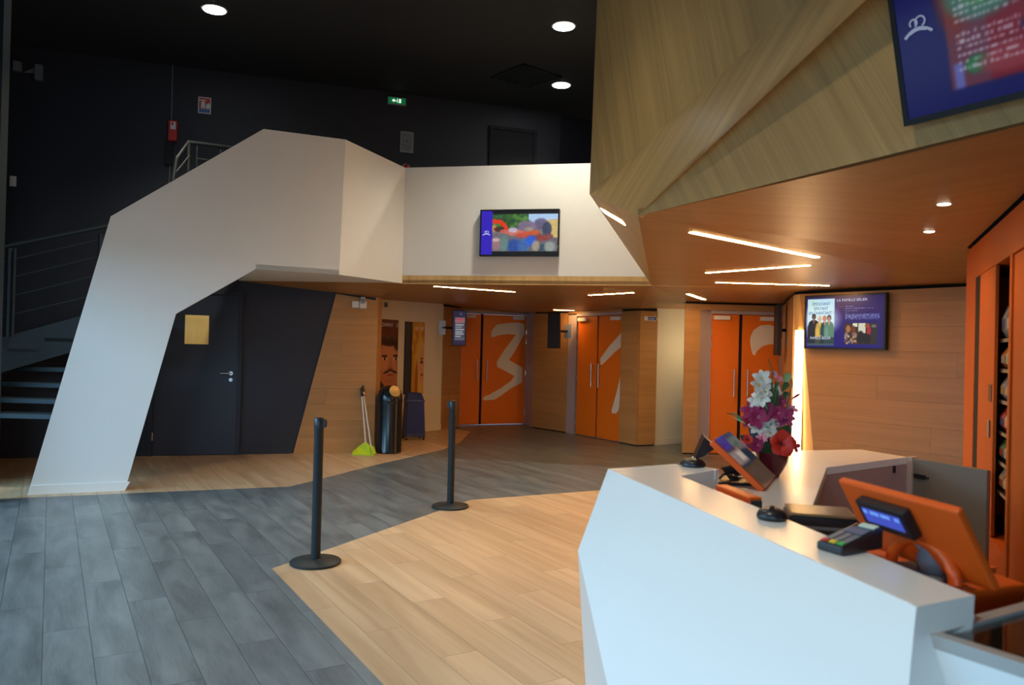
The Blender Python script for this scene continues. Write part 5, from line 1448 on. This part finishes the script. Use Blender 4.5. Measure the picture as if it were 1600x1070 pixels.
fw_ = lambda: (fr.uniform(-.35, .25), -1, fr.uniform(-.05, .4))
for px, py, dy, rad, n, mt, cen, nm in (
        (1190, 592, .0, .050, 6, PW, PY, 'white_blossom'), (1197, 600, .03, .045, 6, PW, PY, 'white_blossom'), (1184, 602, -.02, .045, 6, PW, PY, 'white_blossom'), (1193, 612, -.02, .05, 6, PW, PY, 'white_blossom'), (1189, 622, -.02, .052, 6, PW, PY, 'white_blossom'), (1181, 626, .0, .045, 6, PW, PY, 'white_blossom'),
        (1209, 585, .02, .022, 6, PP, PY, 'pink_bud'), (1218, 592, .02, .018, 6, PP, PY, 'pink_bud'), (1211, 612, .02, .035, 6, PW, PY, 'white_blossom'),
        (1174, 643, .0, .055, 6, PM, PP, 'magenta_blossom'), (1183, 652, -.03, .060, 6, PM, PP, 'magenta_blossom'), (1193, 642, .0, .058, 6, PM, PP, 'magenta_blossom'), (1171, 656, .02, .045, 6, PC, PP, 'magenta_blossom'), (1200, 652, .02, .04, 6, PM, PP, 'magenta_blossom'),
        (1221, 627, .02, .035, 6, PM, PP, 'magenta_blossom'), (1215, 645, -.02, .045, 6, PM, PP, 'magenta_blossom'), (1228, 652, .0, .050, 6, PM, PP, 'magenta_blossom'), (1236, 640, .03, .035, 6, PP, PM, 'pink_blossom'), (1218, 658, .0, .035, 6, PP, PM, 'pink_blossom'),
        (1182, 667, -.03, .048, 7, PW, PY, 'white_blossom'), (1198, 668, -.02, .045, 5, PW, PY, 'white_blossom'), (1202, 676, -.04, .042, 5, PW, PY, 'white_blossom'), (1206, 665, 0, .04, 5, PW, PY, 'white_blossom'),
        (1190, 684, -.05, .030, 7, PP, PM, 'pink_blossom'), (1182, 695, -.06, .042, 8, PM, PP, 'magenta_blossom'), (1168, 687, -.04, .028, 8, PRd, DKC, 'red_poppy'), (1219, 693, -.06, .066, 5, PRd, DKC, 'red_poppy'), (1240, 697, -.02, .035, 5, PC, DKC, 'crimson_blossom'), (1160, 697, -.02, .03, 6, PP, PM, 'pink_blossom')):
    c = mr(px, py, dy)
    wide = 1.15 if 'poppy' in nm else (.75 if 'bud' in nm else .62)
    blossom(c, rad * .95, n, mt, fw_(), wide, .5 if 'poppy' in nm else .35, cen, name=nm)
    stem(c + V((0, .012, -.004)))


def leafpiece(base, tip_, wid, mt, nm='leaf'):
    base, tip_ = V(base), V(tip_); d = (tip_ - base); s_ = d.cross(V((0, 1, .1))).normalized() * wid
    rows = []
    for u, wk in ((0, .1), (.3, .8), (.6, 1), (.85, .55), (1, .04)):
        p_ = base + d * u + V((0, -.25 * wid * math.sin(u * PI), .3 * wid * math.sin(u * PI)))
        rows += [p_ - s_ * wk * .5, p_ + V((0, .08 * wid, -.06 * wid)), p_ + s_ * wk * .5]
    MB().add(rows, [(i * 3 + j, i * 3 + j + 1, i * 3 + j + 4, i * 3 + j + 3) for i in range(4) for j in range(2)]).build(nm, mt, fl_, smooth=True, recalc=False)


for b_, t_, w_, mt in (((1196, 712), (1170, 668), .05, TEAL), ((1190, 712), (1156, 680), .05, TEAL), ((1218, 705), (1234, 662), .045, LEAF), ((1210, 700), (1226, 665), .04, LEAF), ((1200, 712), (1196, 690), .04, LEAF), ((1196, 714), (1180, 704), .035, LEAF), ((1210, 714), (1206, 692), .045, LEAF), ((1222, 712), (1240, 682), .04, LEAF), ((1200, 716), (1188, 700), .04, LEAF), ((1205, 716), (1215, 700), .05, LEAF),
                       ((1225, 600), (1234, 583), .035, LEAFL), ((1222, 612), (1232, 598), .03, LEAF), ((1224, 625), (1230, 612), .028, LEAF), ((1204, 640), (1204, 590), .018, LEAF), ((1208, 640), (1213, 592), .016, LEAF), ((1200, 635), (1186, 606), .018, LEAF), ((1198, 640), (1190, 612), .014, LEAFL), ((1204, 660), (1202, 618), .02, LEAF), ((1210, 655), (1216, 606), .016, LEAF), ((1230, 668), (1238, 660), .03, LEAFL),
                       ((1235, 625), (1252, 615), .014, PM), ((1240, 697), (1252, 697), .018, PC), ((1165, 660), (1141, 643), .010, LEAFL), ((1165, 662), (1145, 652), .008, LEAFL), ((1210, 640), (1206, 668), .02, LEAF), ((1214, 684), (1200, 700), .03, LEAF)):
    leafpiece(mr(*b_, fr.uniform(-.03, .03)), mr(*t_, fr.uniform(-.03, .03)), w_ * 1.1, mt)
for pts in (((1205, 700), (1206, 640), (1207, 580), (1200, 560)), ((1225, 690), (1228, 640), (1238, 600), (1236, 590)), ((1195, 700), (1165, 662), (1148, 648), (1136, 646))):
    MB().tube([mr(*p_, .01) for p_ in pts], .0025, 6).build('twig', LEAF, fl_, smooth=True)

# ------------------------------------------------------------------ orange cabinets with packets
kl = lambda px, py: sz(px, py, Ka, Kb)
cabr = wall_frame('snack_cabinet', 'tall orange built-in cabinet with open sliding door and packet shelves', 'cabinet', Ka, Kb, 0, 0, 0)
kx = lambda px, py=560: kl(px, py)[0]
hz = kl(1527, 432)[1]
s_fr, s_sl, s_dr, s_op, s_pn = kx(1522, 560), kx(1529, 560), kx(1553, 560), kx(1575, 560), kx(1640, 560)
sill = kl(1537, 826)[1]
s_end = L2(Ka, Kb) + .25
print('cab', s_fr, s_sl, s_dr, s_op, s_pn, 'hz', hz, sill)
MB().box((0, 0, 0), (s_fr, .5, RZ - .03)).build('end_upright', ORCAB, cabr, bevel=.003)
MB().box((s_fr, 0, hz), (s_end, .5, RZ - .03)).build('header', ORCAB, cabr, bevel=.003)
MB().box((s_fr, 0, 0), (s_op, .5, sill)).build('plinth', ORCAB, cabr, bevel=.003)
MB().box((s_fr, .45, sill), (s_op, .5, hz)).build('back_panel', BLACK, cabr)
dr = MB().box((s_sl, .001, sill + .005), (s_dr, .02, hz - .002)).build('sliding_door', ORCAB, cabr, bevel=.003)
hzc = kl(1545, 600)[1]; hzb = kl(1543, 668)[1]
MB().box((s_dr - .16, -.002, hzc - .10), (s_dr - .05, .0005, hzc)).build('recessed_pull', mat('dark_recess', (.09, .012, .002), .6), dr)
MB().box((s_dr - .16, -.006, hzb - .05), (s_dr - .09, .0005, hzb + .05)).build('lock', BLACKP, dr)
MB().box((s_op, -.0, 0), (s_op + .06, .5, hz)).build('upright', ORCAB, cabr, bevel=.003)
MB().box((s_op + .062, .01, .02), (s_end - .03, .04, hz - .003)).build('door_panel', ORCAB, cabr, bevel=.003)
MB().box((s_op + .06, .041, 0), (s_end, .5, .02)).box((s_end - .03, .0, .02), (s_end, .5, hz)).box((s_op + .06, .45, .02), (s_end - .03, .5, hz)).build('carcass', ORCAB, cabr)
shelf_z = [kl(1566, py)[1] for py in (528, 577, 628, 680, 730, 780)]
for zz_ in shelf_z: MB().box((s_fr + .005, .03, zz_ - .02), (s_op - .002, .45, zz_)).build('shelf', BLACKP, cabr)
# black strip standing in for the dark gap beside the sliding door
MB().box((s_fr + .0, .004, sill), (s_sl - .002, .02, hz - .001)).build('slot_dark_fill', BLACK, cabr)
pk_cols = [('red', (.45, .02, .02)), ('yellow', (.55, .38, .05)), ('silver', (.35, .35, .36)), ('green', (.05, .18, .05)), ('blue', (.04, .08, .28)), ('brown', (.16, .07, .03)), ('white', (.5, .47, .42)), ('orange', (.5, .16, .02))]
PKM = {}
for nme, c in pk_cols: PKM[nme] = mat(nme + '_foil_packet', tuple(x_ * .6 for x_ in c), .35, .1, noise=.5, nscale=18)
ords = ['top', 'second', 'third', 'fourth', 'fifth', 'sixth']
cab_pos = ['beside the sliding door', 'second from the sliding door', 'beside the dark red upright']
kd2 = kd; kn = wn(Ka, Kb)
usew = (s_op - s_dr)
cloned = {}
pr2 = random.Random(21)
for si, zz_ in enumerate(shelf_z + [sill]):
    if si == 6: break
    gap = (shelf_z[si - 1] - .02 - zz_) if si else .30
    hp = min(gap * .82, .19)
    picks = pr2.sample(pk_cols, 3)
    for j in range(3):
        nme, c = picks[j]
        s_ = s_dr - .02 + usew * (j + .5) / 3 + .01
        R = wall_frame('snack_packet', f'{nme} foil packet on the {ords[si]} shelf of the orange cabinet, {cab_pos[j]}', 'packet', Ka, Kb, s_, zz_ + .001, -.066, group='snack packets in the orange cabinet')
        wq = usew / 3 * .44
        loft([[(-wq, -.004, 0), (wq, -.004, 0), (wq, .004, 0), (-wq, .004, 0)], [(-wq * .95, -.03, hp * .25), (wq * .95, -.03, hp * .25), (wq * .95, .03, hp * .25), (-wq * .95, .03, hp * .25)], [(-wq * .92, -.032, hp * .6), (wq * .92, -.032, hp * .6), (wq * .92, .032, hp * .6), (-wq * .92, .032, hp * .6)], [(-wq, -.003, hp), (wq, -.003, hp), (wq, .003, hp), (-wq, .003, hp)]]).build('bag', PKM[nme], R, bevel=.004)
        o2n = pr2.choice([n_ for n_, _ in pk_cols if n_ != nme])
        MB().prism([(-wq * .6, -.034, hp * .28), (wq * .6, -.034, hp * .28), (wq * .6, -.034, hp * .58), (-wq * .6, -.034, hp * .58)], (0, .004, 0)).build('front_print', PKM[o2n], R)
# wall between cabinets and screen wall
# ------------------------------------------------------------------ glass display case at the right front
DZ = .95
ca, cb_, cc_ = fl(1434, 984, DZ), fl(1600, 1037, DZ), fl(1600, 940, DZ)
cb2 = ca + (cb_ - ca) * 2.0; cc2 = ca + (cc_ - ca) * 2.2
case = thing('display_case', 'glass topped white display case at the right edge beside the counter', 'display case', z(ca, 0))
q0 = z(ca, 0)
Lc = lambda p_, zz_: V((p_.x - q0.x, p_.y - q0.y, zz_))
inn = lambda p_, f: ca + (p_ - ca)
d1, d2 = (cb2 - ca).normalized(), (cc2 - ca).normalized()
mid = (d1 + d2).normalized()
off_in = .03
hwid = off_in / math.sin(math.acos(max(-1, min(1, d1.dot(d2)))) / 2)
ia = ca + mid * hwid; ib = cb2 + V((-d1.y, d1.x, 0)) * (off_in if V((-d1.y, d1.x, 0)).dot(d2) > 0 else -off_in); ic = cc2 + V((-d2.y, d2.x, 0)) * (off_in if V((-d2.y, d2.x, 0)).dot(d1) > 0 else -off_in)
MB().prism([Lc(ca, DZ), Lc(cb2, DZ), Lc(ib, DZ), Lc(ia, DZ)], (0, 0, -.025)).build('frame_bar', CASEM, case); MB().prism([Lc(ca, DZ), Lc(ia, DZ), Lc(ic, DZ), Lc(cc2, DZ)], (0, 0, -.025)).build('frame_bar', CASEM, case)
MB().prism([Lc(ia, DZ - .008), Lc(ib, DZ - .008), Lc(ic, DZ - .008)], (0, 0, -.006)).build('glass_top', GLASS, case)
fdn = V((-.10, -.04, 0))
MB().prism([Lc(ca, DZ - .026), Lc(cb2, DZ - .026), Lc(cb2 + fdn * 0, 0), Lc(ca, 0)], V((d1.y, -d1.x, 0)) * (-.02 if V((d1.y, -d1.x, 0)).dot(d2) < 0 else .02)).build('front_panel', COUNTER, case)
MB().prism([Lc(cc2, DZ - .026), Lc(ca, DZ - .026), Lc(ca, 0), Lc(cc2, 0)], mid * .02).build('rear_panel', mat('dark_brown_laminate', (.10, .05, .02), .4), case)
MB().prism([Lc(ia, .60), Lc(ib, .60), Lc(ic, .60)], (0, 0, -.02)).build('tray', mat('amber_tray', (.30, .16, .05), .4), case)
for k, (f, g_, nme) in enumerate(((.30, .10, 'green'), (.50, .12, 'orange'), (.72, .2, 'brown'), (.94, .2, 'yellow'))):
    c = ia.lerp(ib, f * .8) .lerp(ic, f * .55)
    R = thing('snack_packet', f'{nme} packet lying inside the glass topped display case', 'packet', z(c, .601), .4 * k, group='packets in the display case')
    loft([[(-.05, -.03, 0), (.05, -.03, 0), (.05, .03, 0), (-.05, .03, 0)], [(-.045, -.028, .2), (.045, -.028, .2), (.045, .028, .2), (-.045, .028, .2)]]).build('bag', PKM[nme], R, bevel=.006)
    MB().box((-.03, -.032, .05), (.03, -.0302, .14)).build('front_print', PKM['white'], R)
